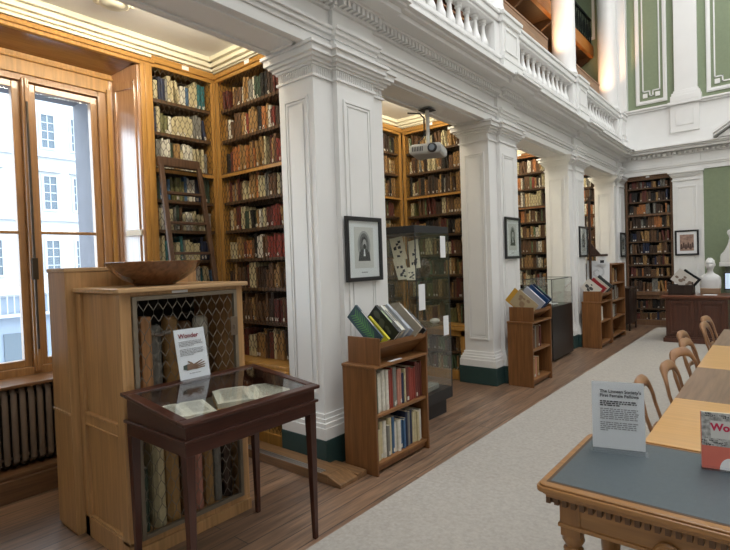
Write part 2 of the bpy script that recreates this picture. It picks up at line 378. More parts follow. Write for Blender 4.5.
# ------------------------------------------------------------------ balustrade
BX = -2.79
bal = thing('balustrade', 'long white balustrade of turned balusters along the gallery edge above the piers', 'balustrade', (BX, 5.5, 3.825))
MB().box(BX-.11, BX+.10, YA, YB, 3.826, 4.075).box(BX-.12, BX+.12, YA, YB, 4.075, 4.12).build('plinth', WHITE, bal, bevel=.006)
MB().box(BX-.09, BX+.075, YA, YB, 4.51, 4.55).box(BX-.11, BX+.10, YA, YB, 4.55, 4.63).box(BX-.13, BX+.12, YA, YB, 4.63, 4.67).build('handrail', WHITE, bal, bevel=.01)
prof = [(.055, 4.12), (.055, 4.145), (.036, 4.15), (.036, 4.165), (.056, 4.18), (.066, 4.21), (.063, 4.25), (.042, 4.30), (.030, 4.36), (.026, 4.42), (.028, 4.445), (.042, 4.45), (.042, 4.465), (.03, 4.47), (.045, 4.485), (.045, 4.512)]
bmesh0 = None
for i, (p, q) in enumerate(zip(Y0, Y0[1:])):
    a, c = p+.72+.16, q+.20-.16
    if i == 0: a = p+2.0
    n = 11 if i else 6
    for k in range(n):
        y = a+.09+(c-a-.18)*k/(n-1)
        if bmesh0 is None:
            o = MB().lathe(prof, BX-.02, y, 14).build('baluster', WHITE, bal, smooth=True); bmesh0 = (o, y)
        else:
            o = bmesh0[0].copy(); C.objects.link(o); o.location.y += y-bmesh0[1]
for p in Y0[1:]:
    g = MB(); pa, pb = p+.20, p+.72
    g.box(BX-.13, BX+.125, pa, pb, 3.826, 4.56).box(BX-.1, BX+.085, pa-.13, pb+.13, 4.1, 4.52)
    g.box(BX-.12, BX+.155, pa-.03, pb+.03, 3.826, 4.075).box(BX-.12, BX+.165, pa-.04, pb+.04, 4.075, 4.12)
    g.box(BX-.14, BX+.15, pa-.025, pb+.025, 4.55, 4.63).box(BX-.15, BX+.17, pa-.045, pb+.045, 4.63, 4.672)
    frame_bars(g, BX+.125, BX+.137, pa+.07, pb-.07, 4.20, 4.49, .025, 'x')
    g.build('pedestal', WHITE, bal, bevel=.005)
# round gallery columns
for p in Y0[2:]:
    yc = p+.46
    if yc > 12.2: yc = 12.33
    b = MB(); xc = -2.97
    b.box(xc-.25, xc+.235, yc-.25, min(yc+.25, YF-.1), 4.0, 4.70)
    b.lathe([(.235, 4.70), (.24, 4.73), (.232, 4.755), (.215, 4.765), (.212, 4.78), (.225, 4.80), (.22, 4.83), (.21, 4.84), (.205, 4.87), (.197, 4.90), (.19, 9.0)], xc, yc, 32)
    b.build('gallery_column', WHITE, kind='structure', smooth=True)

# gallery: book wall, walkway above it, wooden screens, railing
SCREEN = wood('gallery_screen_wood', (.30, .165, .09), 'y', .4)
for i, p in enumerate(Y0[2:4]):
    o = MB().box(BX-.19, BX-.155, p+.86, p+2.62, 4.0, 5.15).box(BX-.2, BX-.145, p+.86, p+2.62, 5.15, 5.18).build('gallery_screen', SCREEN, bevel=.003)
    tag(o, ['brown wooden screen behind the balustrade between the two nearest round columns', 'brown wooden screen behind the balustrade by the farthest round column'][i], 'screen', 'gallery screens')
ORANGE = wood('painted_glow_wood', (.50, .19, .04), 'y', .4, .15)  # warm lamp glow on the walkway fascia is put into this orange
gb = thing('gallery_bookcase', 'tall brown bookcase along the back of the upper gallery', 'bookcase', (-4.1, 8, 4.0))
MB().box(-4.30, -4.25, 3.5, 12.66, 4.0, 6.15).build('back_panel', DARKIN, gb)
for k in range(8):
    y = 3.6+k*1.28; MB().box(-4.25, -3.84, y, y+.06, 4.0, 6.15).build('upright', BROWNOAK, gb)
GSH = (4.3, 4.66, 5.02, 5.38, 5.74)
for z in GSH: MB().box(-4.25, -3.85, 3.5, 12.66, z, z+.03).build('shelf', BROWNOAKH, gb)
wk = thing('gallery_walkway', 'orange lit wooden walkway with a black iron railing above the gallery books', 'walkway', (-3.9, 8, 6.2))
MB().box(-4.34, -3.42, 3.5, 12.66, 6.20, 6.24).build('deck', SHELFW, wk); MB().box(-3.42, -3.34, 3.5, 12.66, 6.17, 6.44).build('fascia', ORANGE, wk, bevel=.01)
for k in range(7):
    y = 4.9+k*1.28; MB().prism([(0, 0), (.42, 0), (.42, -.05), (0, -.30)], (-3.82, y, 6.195), (1, 0, 0), (0, 0, 1), (0, .06, 0)).build('bracket', SHELFW, wk)
rl = MB().box(-3.41, -3.36, 3.5, 12.6, 7.0, 7.04)
IRON = mat('black_iron', (.015, .02, .018), .5, metal=.5)
k = 0; y = 3.6
while y < 12.6:
    rl.box(-3.395, -3.375, y, y+.02, 6.42, 7.0); y += .13
    if k % 2: rl.tube([(-3.385, y-.13+.065*math.sin(q)+.02, 6.72+.16*math.cos(q)) for q in [i*PI/6 for i in range(13)]], .008, 4)
    k += 1
rl.box(-3.395, -3.375, 3.5, 12.6, 6.50, 6.52)
rl.build('railing', IRON, wk)
g2 = MB()
yb = 12.68
frame_bars(g2, -4.5, -4.0, yb-.03, yb, 6.6, 8.7, .06, 'y'); frame_bars(g2, -3.85, -3.3, yb-.03, yb, 6.6, 8.7, .06, 'y')
g2.build('trim_7', WHITE, kind='structure')
def uplamp(y, lab):
    t = thing('uplighter', lab, 'lamp', (-3.02, y, 4.0))
    MB().lathe([(.07, 4.0), (.07, 4.02), (.015, 4.03), (.012, 4.66), (.03, 4.68), (.055, 4.78), (.05, 4.78), (.02, 4.70)], -3.02, y, 12).build('lamp_stand', IRON, t, smooth=True)
    MB().ellipsoid((-3.02, y, 4.77), .03, .03, .04, 10, 6).build('bulb', mat('warm_bulb', (1, .62, .3), .4, emit=20), t, smooth=True)
    l = bpy.data.lights.new('uplight', 'SPOT'); l.energy = 120; l.color = (1, .52, .25); l.shadow_soft_size = .04; l.spot_size = math.radians(48); l.spot_blend = 1.0
    o = bpy.data.objects.new('uplight', l); C.objects.link(o); o.parent = t; o.location = (0.03, 0.03, .84); o.rotation_euler = Vector((.07, .55, .74)).to_track_quat('-Z', 'Y').to_euler()
uplamp(8.62, 'small black uplighter behind the balustrade, glowing onto the nearer round gallery column')
uplamp(11.55, 'small black uplighter behind the balustrade, glowing onto the farther round gallery column')
for y in (6.6, 8.2, 10.0, 11.6):
    l = bpy.data.lights.new('gallery_glow', 'POINT'); l.energy = 4; l.color = (1, .55, .22); l.shadow_soft_size = .08
    o = bpy.data.objects.new('gallery_glow', l); C.objects.link(o); o.location = (-3.58, y, 5.80)

# ------------------------------------------------------------------ alcove cornices
def cornice_x(b, x, y0, y1):       # along the window wall, projecting to +x
    for z0, z1, t in ((3.47, 3.495, .015), (3.495, 3.52, .04), (3.52, 3.558, .075), (3.558, 3.60, .11)): b.box(WX, x+t, y0, y1, z0, z1)
def cornice_y(b, y, x0, x1):       # on a partition, projecting to -y
    for z0, z1, t in ((3.47, 3.495, .015), (3.495, 3.52, .04), (3.52, 3.558, .075), (3.558, 3.60, .11)): b.box(x0, x1, y-t, y+.32, z0, z1)
PX = -4.29                          # face of the fitted wall bookcases
for i in range(4):
    b = MB(); ya = Y0[i]+.5; yb = Y0[i+1]+.12
    cornice_x(b, PX, ya, yb); cornice_y(b, yb, PX, XI)
    b.build('trim_%d' % (8+i), CREAM, kind='structure', bevel=.004)
ro = MB(); RX, RY = -3.745, 1.755
ro.lathe([(.0, 3.53), (.05, 3.53), (.08, 3.545), (.10, 3.54), (.115, 3.56), (.13, 3.58), (.135, 3.60)], RX, RY, 24)
for k in range(12): q = k*PI/6; ro.ellipsoid((RX+.125*math.cos(q), RY+.125*math.sin(q), 3.585), .04, .04, .025, 8, 5)
ro = ro.build('ceiling_rose', CREAM, smooth=True); tag(ro, 'scalloped cream plaster rose on the ceiling of the window alcove', 'ceiling rose')
def strip(i, ya, yb, power):
    t = thing('strip_light', ['slim warm strip light behind the beam of the window alcove', 'slim warm strip light behind the beam above the projector',
              'slim warm strip light behind the beam of the third alcove', 'slim warm strip light behind the beam of the last alcove'][i], 'light', (-3.24, (ya+yb)/2, 3.5), 'strip lights behind the beam')
    MB().box(-3.26, -3.22, ya, yb, 3.50, 3.54).build('housing', WHITE, t)
    MB().box(-3.275, -3.26, ya+.03, yb-.03, 3.505, 3.535).build('diffuser', mat('warm_diffuser', (1, .80, .50), .5, emit=3), t)
    a = area('strip_glow', (-3.30, (ya+yb)/2, 3.52), (0, math.radians(62), 0), .08, yb-ya-.1, power, (1, .88, .68))
    a.parent = t; a.location = Vector((-3.30, (ya+yb)/2, 3.52))-Vector(t.location)
strip(0, .9, 2.6, 26); strip(1, Y0[1]+.98, Y0[2]-.1, 26); strip(2, Y0[2]+.98, Y0[3]-.1, 26); strip(3, Y0[3]+.98, Y0[4]-.1, 26)

# ------------------------------------------------------------------ window 1 and its panelled recess
win = bpy.data.objects.new('window_1', None); C.objects.link(win); win.location = (WX, 1.42, .8); win['kind'] = 'structure'
f = MB(); X0, X1 = -4.70, -4.60
f.box(X0, X1, .79, .86, .80, 3.20).box(X0, X1, 1.98, 2.05, .80, 3.20).box(X0, X1, .86, 1.98, 3.12, 3.22).box(X0, X1, .86, 1.98, .78, .86)
f.box(X0, X1+.02, 1.393, 1.447, .82, 3.14).box(X0+.02, X1+.035, 1.41, 1.43, .82, 3.14)
f.build('window_frame', wood('window_oak', (.33, .17, .065), 'z', .3, .2, coat=.3), win, bevel=.006)
for y0, y1 in ((.86, 1.393), (1.447, 1.98)):
    s = MB(); frame_bars(s, -4.69, -4.63, y0, y1, .86, 3.12, .055, 'x'); s.box(-4.675, -4.64, y0+.05, y1-.05, 1.915, 1.94)
    s.build('sash', MATS['window_oak'], win, bevel=.004)
    MB().box(-4.664, -4.660, y0+.05, y1-.05, .91, 3.07).build('pane', GLASSW, win)
MB().tube([(-4.56, 1.42, 1.0), (-4.56, 1.42, 2.95)], .009, 6).box(-4.58, -4.55, 1.40, 1.44, 1.55, 1.72).build('bolt', mat('dark_bronze', (.05, .035, .02), .4, metal=.6), win)
# outside stone reveal, its shade put into the dark stone colour
MB().box(-5.35, -4.9, 2.06, 2.5, .3, 3.6).box(-5.0, -4.9, -.35, .5, .3, 3.6).box(-5.35, -4.9, -.35, 2.5, 3.22, 3.8).box(-5.4, -4.9, .3, 2.5, .5, .78).build('wall_outside', mat('shaded_reveal_stone', (.13, .13, .15), .8, var=.1), kind='structure')
rv = MB()
for s_, ye in ((1, 2.095), (-1, .745)):      # splayed sides with a raised panel
    a = Vector((-4.60, ye, 0)); d = Vector((.31, s_*.085, 0)); n = Vector((0, s_*.04, 0))
    rv.obox(a+Vector((0, 0, .2)), d, n, (0, 0, 3.18))
    n2 = Vector((.085, -s_*.31, 0)).normalized()*.012
    for p0, p1, z0, z1 in ((.12, .20, .95, 3.25), (.82, .90, .95, 3.25), (.12, .9, 3.18, 3.25), (.12, .9, .95, 1.02)):
        rv.obox(a+d*p0+Vector((0, 0, z0)), d*(p1-p0), n2, (0, 0, z1-z0))
    rv.obox(a+Vector((-.0, -s_*.0, .8)), (.02, 0, 0), (0, -s_*.03, 0), (0, 0, 2.5))
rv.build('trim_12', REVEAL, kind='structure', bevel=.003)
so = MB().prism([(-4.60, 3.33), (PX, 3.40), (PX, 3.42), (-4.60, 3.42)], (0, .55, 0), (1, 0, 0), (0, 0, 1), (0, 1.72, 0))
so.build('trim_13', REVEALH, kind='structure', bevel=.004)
hd = MB().box(-4.62, -4.585, .7, 2.12, 3.17, 3.37).box(-4.62, -4.57, .7, 2.12, 3.28, 3.30)
hd.box(PX-.02, PX+.02, .2, 2.33, 3.385, 3.46).box(PX-.02, PX+.035, .2, 2.33, 3.415, 3.44)
for y0 in (.52, 2.20): hd.box(PX-.05, PX+.02, y0, y0+.11, .2, 3.40).box(PX-.05, PX+.03, y0+.035, y0+.075, .2, 3.40)
for y0 in (.76, 2.05): hd.box(-4.62, -4.57, y0-.005, y0+.03, .8, 3.2)
hd.build('trim_14', GOLD, kind='structure', bevel=.006)
MB().box(-4.62, PX+.03, .62, 2.22, .775, .80).box(-4.62, -4.56, .77, 2.07, .1, .775).build('sill_1', wood('sill_wood', (.16, .075, .03), 'y', .3), kind='structure', bevel=.006)
MB().box(-4.62, -4.17, .2, 2.33, 0, .15).box(-4.62, -4.20, .2, 2.33, .15, .18).build('baseboard_left', wood('skirting_wood', (.12, .06, .028), 'y', .4), kind='structure', bevel=.006)
# small pale notice on the panelled recess
nb = MB().obox((-4.47, 2.125, 1.90), (.17, .047, 0), (.004, -.014, 0), (0, 0, .05)).build('notice_plate', mat('cream_card', (.8, .72, .6), .5)); tag(nb, 'small cream card plate fixed to the panelled window recess', 'plate')

# radiator
ra = thing('radiator', 'dark brown cast iron column radiator under the window', 'radiator', (-4.36, 1.3, .18))
RAD = mat('brown_radiator_paint', (.13, .092, .066), .38, metal=.2)
for k in range(24):
    y = .655+k*.056
    s = MB(); s.tube([(-4.30, y, .24), (-4.30, y, .72), (-4.33, y, .765), (-4.39, y, .765), (-4.42, y, .72), (-4.42, y, .24), (-4.39, y, .21), (-4.33, y, .21), (-4.30, y, .24)], .021, 8, flat=.8, up=(0, 1, 0))
    s.box(-4.41, -4.31, y-.008, y+.008, .23, .75)
    s.build('section', RAD, ra, smooth=True)
MB().tube([(-4.36, .62, .25), (-4.36, 1.95, .25)], .015).tube([(-4.36, .62, .73), (-4.36, 1.95, .73)], .015).box(-4.39, -4.33, .65, .68, .181, .22).box(-4.39, -4.33, 1.88, 1.92, .181, .22).build('pipe', RAD, ra)

# ------------------------------------------------------------------ building across the court
fb = thing('office_building', 'pale stone building with pedimented windows seen through the alcove window', 'building', (-31, 12, -8))
STONE = mat('pale_stone', (.36, .36, .365), .8, var=.05, vscale=.6); FGLASS = mat('facade_glass', (.05, .07, .09), .1); DSTONE = mat('painted_shade_stone', (.20, .23, .28), .8)
w = MB().box(-32, -30, -6, 36, .45, 18)
for z in (.6, 4.35, 7.7, 11.0): w.box(-30, -29.8, -6, 36, z, z+.18)
for k in range(14): w.box(-30, -29.93, -1.05+k*2.6, -.75+k*2.6, .8, 14)
for k in range(32): w.box(-30.01, -29.985, -6, 36, .9+k*.42, .93+k*.42)
w.build('wall', STONE, fb)
MB().box(-32, -30, -6, 36, -8, .45).build('ground_storey', DSTONE, fb)  # shade on the ground storey is put into its darker, bluer stone colour
for r, z in enumerate((1.55, 4.95, 8.2, 11.5)):
    for k in range(11):
        y = 2.42+k*1.3; ww = .30 if k % 2 else .62
        fr = MB(); frame_bars(fr, -30.0, -29.9, y-ww/2-.09, y+ww/2+.09, z-.08, z+1.85, .1, 'x'); fr.box(-30, -29.94, y-.02, y+.02, z, z+1.8)
        for q in (.45, .9, 1.35): fr.box(-30, -29.94, y-ww/2, y+ww/2, z+q-.02, z+q+.02)
        if r == 1: fr.box(-30, -29.75, y-ww/2-.2, y+ww/2+.2, z+1.98, z+2.06).prism([(-ww/2-.2, 0), (ww/2+.2, 0), (0, .36)], (-30, y, z+2.06), (0, 1, 0), (0, 0, 1), (.22, 0, 0))
        fo = fr.build('window', STONE, fb)
        MB().box(-30.01, -29.97, y-ww/2, y+ww/2, z, z+1.8).build('window_pane', FGLASS, fo)
rg = MB().box(-29.6, -29.5, -2, 30, .55, .63).box(-29.9, -29.4, -2, 30, -.55, -.4)
for k in range(70): rg.box(-29.58, -29.54, -2+k*.3, -1.96+k*.3, -.45, .6)
rg.build('balcony_railing', STONE, fb)
for k in range(6): MB().box(-30.05, -29.9, 3.0+k*2.4, 4.9+k*2.4, -4.2, -1.4).build('shop_window', FGLASS, fb)
MB().box(-60, -5.5, -30, 60, -8.3, -8.0).build('ground', mat('asphalt', (.2, .2, .21), .9), kind='structure')

# ------------------------------------------------------------------ fitted bookcases
SHZ = [3.13, 2.835, 2.515, 2.23, 1.955, 1.675, 1.395, 1.08]
def hexwire(b, o, u, L, z0, z1, cell=.055, h=.085, r=.0018, n=3):
    o, u = Vector(o), Vector(u); Z = Vector((0, 0, 1)); k = 0; a = 0
    cols = int(L/(cell/2))
    for k in range(cols+1):
        if k % 2: continue
        x = k*cell/2; pts = []; z = z0; j = 0; side = 0
        while z < z1:
            xx = min(max(x+(cell/4 if side else -cell/4), 0), L)
            zz = min(z+h*.18, z1)
            pts += [o+u*xx+Z*z, o+u*xx+Z*zz]; z = zz+h*.32; side ^= 1
        b.tube(pts, r, n, cap=False)
        x2 = x+cell/2
        if x2 <= L:
            pts = []; z = z0; side = 1
            while z < z1:
                xx = min(max(x2+(cell/4 if side else -cell/4), 0), L); zz = min(z+h*.18, z1)
                pts += [o+u*xx+Z*z, o+u*xx+Z*zz]; z = zz+h*.32; side ^= 1
            b.tube(pts, r, n, cap=False)
BOOKS = []
def fitted(name_label, axis, a0, a1, plane, ztop=3.43, zmid=2.48, low=True, frame=GOLD, right_post=True, left_post=True, depth=.30, cell=.05, wirez0=.8, shz=SHZ, plates=1, wire_r=.0026, pw=.045):
    # axis 'x': faces -y, runs along x; axis 'y': faces +x, runs along y
    if axis == 'x': P = lambda a, d, z: (a, plane+d, z)
    else: P = lambda a, d, z: (plane-d, a, z)
    def bx(b, a, c, d0, d1, z0, z1):
        p, q = P(a, d0, z0), P(c, d1, z1); b.box(p[0], q[0], p[1], q[1], z0, z1)
    t = thing('bookcase', name_label, 'bookcase', P((a0+a1)/2, 0, 0))
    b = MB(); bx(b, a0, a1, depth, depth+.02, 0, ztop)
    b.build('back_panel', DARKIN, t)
    for a, c, on in ((a0, a0+pw, left_post), (a1-pw, a1, right_post)):
        if on:
            b = MB(); bx(b, a, c, 0, depth, 0, ztop+.03); bx(b, a+.006, a+.018, -.012, 0, 0, ztop); bx(b, c-.018, c-.006, -.012, 0, 0, ztop); b.build('upright', frame, t, bevel=.004)
    b = MB(); bx(b, a0, a1, -.025, depth, ztop, ztop+.06); bx(b, a0, a1, -.012, .02, ztop-.035, ztop)
    b.build('head_rail', GOLDH if frame is GOLD else frame, t, bevel=.006)
    li, ri = a0+(pw if left_post else 0), a1-(pw if right_post else 0)
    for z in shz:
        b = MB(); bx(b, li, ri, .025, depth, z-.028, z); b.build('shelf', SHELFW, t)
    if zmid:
        b = MB(); bx(b, li, ri, -.006, .02, zmid-.012, zmid+.016); b.build('mid_rail', frame, t)
    if low:
        b = MB(); bx(b, a0, a1, -.16, depth, .66, .70); bx(b, a0, a1, -.14, depth, .70, .735); b.build('ledge', GOLDH if frame is GOLD else frame, t, bevel=.006)
        b = MB(); bx(b, a0, a1, -.12, -.10, .58, .66); bx(b, a0, a0+.07, -.12, depth, 0, .66); bx(b, a1-.07, a1, -.12, depth, 0, .66); bx(b, a0, a1, -.12, depth, 0, .12)
        b.build('base_cupboard', frame, t, bevel=.004)
        b = MB(); bx(b, a0+.07, a1-.07, -.08, depth, .345, .37); b.build('shelf', SHELFW, t)
        lw = MB(); hexwire(lw, P(a0+.07, -.105, 0), Vector(P(1, 0, 0))-Vector(P(0, 0, 0)), a1-a0-.14, .12, .58, cell, cell*2.3, wire_r); lw.build('lower_wire_grille', WIRE, t)
    w = MB(); hexwire(w, P(li, .004, 0), Vector(P(1, 0, 0))-Vector(P(0, 0, 0)), ri-li, wirez0, ztop-.03, cell, cell*2.3, wire_r)
    w.build('wire_grille', WIRE, t)
    for k in range(plates):
        am = a0+(a1-a0)*(.5 if plates == 1 else .3+.4*k)
        b = MB(); bx(b, am-.035, am+.035, -.028, -.024, ztop+.012, ztop+.048); b.build('name_plate', PAPER, t)
    return t
COL = {  # cover colours
 'cream': rgb(196, 184, 146), 'tan': rgb(160, 124, 76), 'brown': rgb(106, 76, 50), 'dark brown': rgb(66, 48, 36), 'red': rgb(140, 58, 46), 'dark red': rgb(100, 48, 40),
 'green': rgb(104, 126, 88), 'dark green': rgb(56, 74, 58), 'blue': rgb(66, 100, 134), 'navy': rgb(34, 44, 70), 'teal': rgb(52, 112, 116), 'grey': rgb(128, 126, 118),
 'black': rgb(30, 29, 28), 'white': rgb(214, 210, 196), 'olive': rgb(106, 104, 62), 'orange': rgb(176, 112, 62), 'yellow': rgb(190, 180, 62), 'pink': rgb(186, 128, 110)}
for k, c in COL.items(): mat('cover_'+k.replace(' ', '_'), tuple(min(1, x*1.0) for x in c), .55, var=.10, vscale=40)
PALA = ['cream']*9+['green']*2+['blue']*2+['grey']*4+['white']*4+['dark green']+['teal']+['tan']*2+['olive']+['brown']+['navy']
PALB = ['cream']*5+['tan']*5+['brown']*4+['dark brown']*2+['red']*2+['dark red']*2+['black']*2+['dark green']+['grey']+['orange']+['white']
PALB2 = ['brown']*5+['dark brown']*4+['dark red']*2+['tan']*3+['cream']*2+['black']*2+['red']
PALD = ['brown']*5+['dark brown']*3+['tan']*5+['cream']*3+['dark red']*2+['olive']+['black']*2+['grey']+['green']
PALE = ['cream']*4+['tan']*4+['brown']*4+['white']*2+['dark brown']*2+['green', 'grey', 'red', 'orange']
PALG = ['brown']*6+['dark brown']*6+['dark red']*2+['tan']*2+['black']*3+['grey']+['navy']+['orange']
ORD = ['zeroth', 'first', 'second', 'third', 'fourth', 'fifth', 'sixth', 'seventh', 'eighth', 'ninth', 'tenth', 'eleventh', 'twelfth', 'thirteenth', 'fourteenth', 'fifteenth', 'sixteenth',
       'seventeenth', 'eighteenth', 'nineteenth', 'twentieth'] + ['twenty-'+s for s in 'first second third fourth fifth sixth seventh eighth ninth'.split()] + ['thirtieth'] + ['thirty-'+s for s in 'first second third fourth fifth sixth seventh eighth ninth'.split()]
def fill(case, axis, a0, a1, plane, zs, pal, frm='left', inset=.045, wmin=.018, wmax=.042, hfac=(.64, .95), gap=.06, leanp=.06, zlabel=True, shelf0=1, seed=0, maxd=.22, group=None, dmin=.13):
    R = random.Random(seed*131+17)
    for si, (z, hh) in enumerate(zs):
        a = a0+.004; row = []; base = R.uniform(*hfac); run = 0; colr = None
        while True:
            w_ = R.uniform(wmin, wmax)
            if a+w_ > a1: break
            if R.random() < gap/3: a += R.uniform(.02, .07); continue
            if run <= 0: run = R.choice([1, 1, 1, 1, 2, 3]); colr = R.choice(pal); base = R.uniform(*hfac)
            run -= 1
            h = hh*min(.95, base*R.uniform(.93, 1.05)); d = min(maxd, max(dmin, h*R.uniform(.62, .75)))
            lean = 0
            if R.random() < leanp: lean = R.uniform(.06, .2)
            if a+w_*math.cos(lean)+h*math.sin(lean) > a1 and lean > 0: lean = 0
            row.append(dict(axis=axis, a=a, z=z+.0005, w=w_, h=h, d=d, plane=plane, inset=inset+R.uniform(0, .02), lean=lean, col=colr, tag=R.random() < .45 and w_ > .026))
            a += w_*math.cos(lean)+(h*math.sin(lean) if lean else 0)+.0012
        for k, bk in enumerate(row):
            n = (k+1) if frm == 'left' else len(row)-k
            bk['label'] = '%s book %s from %s, %s shelf of %s' % (bk['col'], ORD[min(n, len(ORD)-1)], frm, ORD[si+shelf0], case)
            bk['group'] = group; BOOKS.append(bk)
def rows(shz, top=3.40): return [(z, (top if i == 0 else shz[i-1]-.03)-z) for i, z in enumerate(shz)]

# alcove 1
t = fitted('narrow golden oak bookcase with wire front beside the window', 'y', 2.312, 2.958, PX, plates=1, left_post=False)
fill('the narrow bookcase by the window', 'y', 2.32, 2.91, PX, rows(SHZ), PALA, 'left', seed=3, wmin=.018, wmax=.042, group='books in the narrow bookcase by the window')
P1 = Y0[1]+.13
t = fitted('corner oak bookcase with wire front against the first pier', 'x', -4.28, XI, P1)
fill('the corner bookcase', 'x', -4.232, XI-.02, P1, rows(SHZ)[:3], PALB, 'left', seed=5, group='books in the corner bookcase')
fill('the corner bookcase', 'x', -4.232, XI-.02, P1, rows(SHZ)[3:6], PALB, 'left', seed=8, shelf0=4, group='books in the corner bookcase')
fill('the corner bookcase', 'x', -4.232, XI-.02, P1, rows(SHZ)[6:]+[(.737, .31)], PALB2, 'left', seed=9, shelf0=7, group='books in the corner bookcase', leanp=.12)
# alcove 2
P2 = Y0[2]+.13
t = fitted('oak bookcase with wire front on the window wall behind the projector', 'y', 3.4, P2-.02, -4.20, plates=2, cell=.045)
fill('the bookcase behind the projector', 'y', 4.9, P2-.09, -4.20, rows(SHZ)+[(.737, .31)], PALD, 'right', seed=21, group='books on the window wall behind the projector')
t = fitted('oak bookcase with wire front against the second pier behind the glass case', 'x', -4.19, XI, P2, cell=.045)
fill('the bookcase at the second pier', 'x', -4.12, XI-.02, P2, rows(SHZ)+[(.737, .31)], PALD, 'left', seed=22, group='books in the bookcase at the second pier', leanp=.15)
fill('the bookcase at the second pier', 'x', -4.10, XI-.08, P2-.1, [(.37, .22), (.12, .22)], PALD, 'left', seed=24, shelf0=10, group='books in the bookcase at the second pier', leanp=.15, inset=.04)
# alcove 3
P3 = Y0[3]+.13
t = fitted('oak bookcase with wire front against the third pier', 'x', -4.19, XI, P3, frame=BROWNOAK, cell=.05)
fill('the bookcase at the third pier', 'x', -3.86, XI-.02, P3, rows(SHZ)+[(.737, .31)], PALE, 'right', seed=31, group='books in the bookcase at the third pier', leanp=.1)
# alcove 4
P4 = Y0[4]+.13
t = fitted('oak bookcase with wire front in the farthest alcove', 'x', -4.19, XI, P4, frame=BROWNOAK, cell=.06)
fill('the bookcase in the farthest alcove', 'x', -3.55, XI-.02, P4, rows(SHZ)+[(.737, .31)], PALE, 'right', seed=41, group='books in the farthest alcove', leanp=.1)
# far wall
PG = 12.62
DKB = wood('dark_brown_bookcase', (.16, .085, .045), 'z', .4)
GZ = [3.03, 2.735, 2.46, 2.15, 1.855, 1.585, 1.33, 1.07]
t = fitted('tall dark brown bookcase filling the far wall behind the desk', 'x', -2.73, -1.80, PG, ztop=3.235, zmid=2.42, frame=DKB, cell=.07, shz=GZ, plates=1)
fill('the far wall bookcase', 'x', -2.66, -1.87, PG, [(GZ[0], .18)]+rows(GZ)[1:]+[(.737, .30)], PALG, 'left', seed=51, group='books in the far wall bookcase', wmin=.03, wmax=.055)
fill('the far wall bookcase', 'x', -2.64, -1.89, PG-.1, [(.37, .22), (.12, .22)], PALG, 'left', seed=52, shelf0=10, group='books in the far wall bookcase', wmin=.03, wmax=.055, inset=.04)
# gallery
for z in [q+.031 for q in GSH]:
    fill('the gallery bookcase', 'y', 7.2, 12.5, -3.87, [(z, .31)], PALG, 'left', seed=int(z*100), group='books in the gallery', wmin=.05, wmax=.09)

# ------------------------------------------------------------------ library ladder
la = thing('library_ladder', 'dark wooden library ladder leaning on the narrow bookcase by the window', 'ladder', (-3.95, 2.5, 0))
LW = wood('ladder_wood', (.085, .045, .025), 'z', .45)
TL, TR, BL, BR = Vector((-4.235, 2.325, 2.53)), Vector((-4.235, 2.70, 2.53)), Vector((-3.72, 2.23, .002)), Vector((-3.72, 2.68, .002))
for a, c in ((TL, BL), (TR, BR)):
    s = MB(); s.obox(c-Vector((0, .02, 0)), (.035, 0, .0), (0, .042, 0), a-c); s.build('stile', LW, la, bevel=.005)
MB().obox(TL+Vector((-.015, -.03, -.02)), (.05, 0, 0), (0, .415, 0), (.0, 0, .085)).build('top_rail', LW, la, bevel=.012)
for k, z in enumerate((.33, .61, .89, 1.17, 1.45, 1.73, 2.0, 2.27)):
    q = z/2.53; l, r = BL.lerp(TL, q), BR.lerp(TR, q)
    MB().obox(l+Vector((-.02, .02, -.012)), (.065, 0, 0), r-l-Vector((0, .04, 0)), (0, 0, .024)).build('rung', BROWNOAKH if k == 4 else LW, la, bevel=.004)

# ------------------------------------------------------------------ oak cabinets, bowl
oc = thing('oak_cabinet', 'plain tall light oak cabinet with its end towards the window', 'cabinet', (-3.44, 1.65, 0))
MB().box(-3.575, -3.305, 1.18, 2.06, .02, 1.60).build('carcass', OAK, oc, bevel=.003, occ=True)
MB().box(-3.58, -3.30, 1.175, 2.06, 1.60, 1.625).build('top', OAKH, oc, bevel=.004, occ=True)
MB().box(-3.57, -3.31, 1.172, 1.18, .735, .75).build('bead', OAKH, oc)
MB().box(-3.57, -3.31, 1.19, 2.05, 0, .02).build('base', OAK, oc)
mc = thing('display_cabinet', 'light oak cabinet with wire mesh door behind the mahogany display table', 'cabinet', (-3.0, 1.64, 0))
b = MB()
b.box(-3.295, -2.765, 1.255, 1.28, .0, 1.475).box(-3.295, -2.765, 2.005, 2.03, 0, 1.475).box(-3.295, -3.27, 1.28, 2.005, 0, 1.475).box(-3.27, -2.765, 1.28, 2.005, .05, .10).box(-3.27, -2.765, 1.28, 2.005, 1.44, 1.475)
b.box(-3.27, -2.80, 1.28, 2.005, .735, .755)
b.build('carcass', OAK, mc, occ=True)
MB().box(-3.285, -3.27, 1.28, 2.005, .1, 1.44).box(-3.269, -3.262, 1.281, 2.004, .1, 1.44).build('back_lining', DARKIN, mc)
b = MB()   # end panel framing: stiles, rails and recessed panels on the end facing the window
b.box(-3.295, -3.235, 1.23, 1.256, 0, 1.47).box(-2.80, -2.72, 1.23, 1.256, .1, 1.475).box(-3.295, -2.72, 1.23, 1.256, 0, .12)
b.box(-3.235, -2.80, 1.232, 1.256, .69, .755).box(-3.235, -2.80, 1.226, 1.256, .745, .76).box(-3.235, -2.80, 1.226, 1.256, .685, .695).box(-3.235, -2.80, 1.235, 1.256, .12, .135).box(-3.235, -2.80, 1.25, 1.256, .135, 1.47)
b.build('end_panel', OAK, mc, bevel=.003)
MB().box(-3.30, -2.695, 1.215, 2.055, 1.475, 1.502).build('top', OAKH, mc, bevel=.006, occ=True)
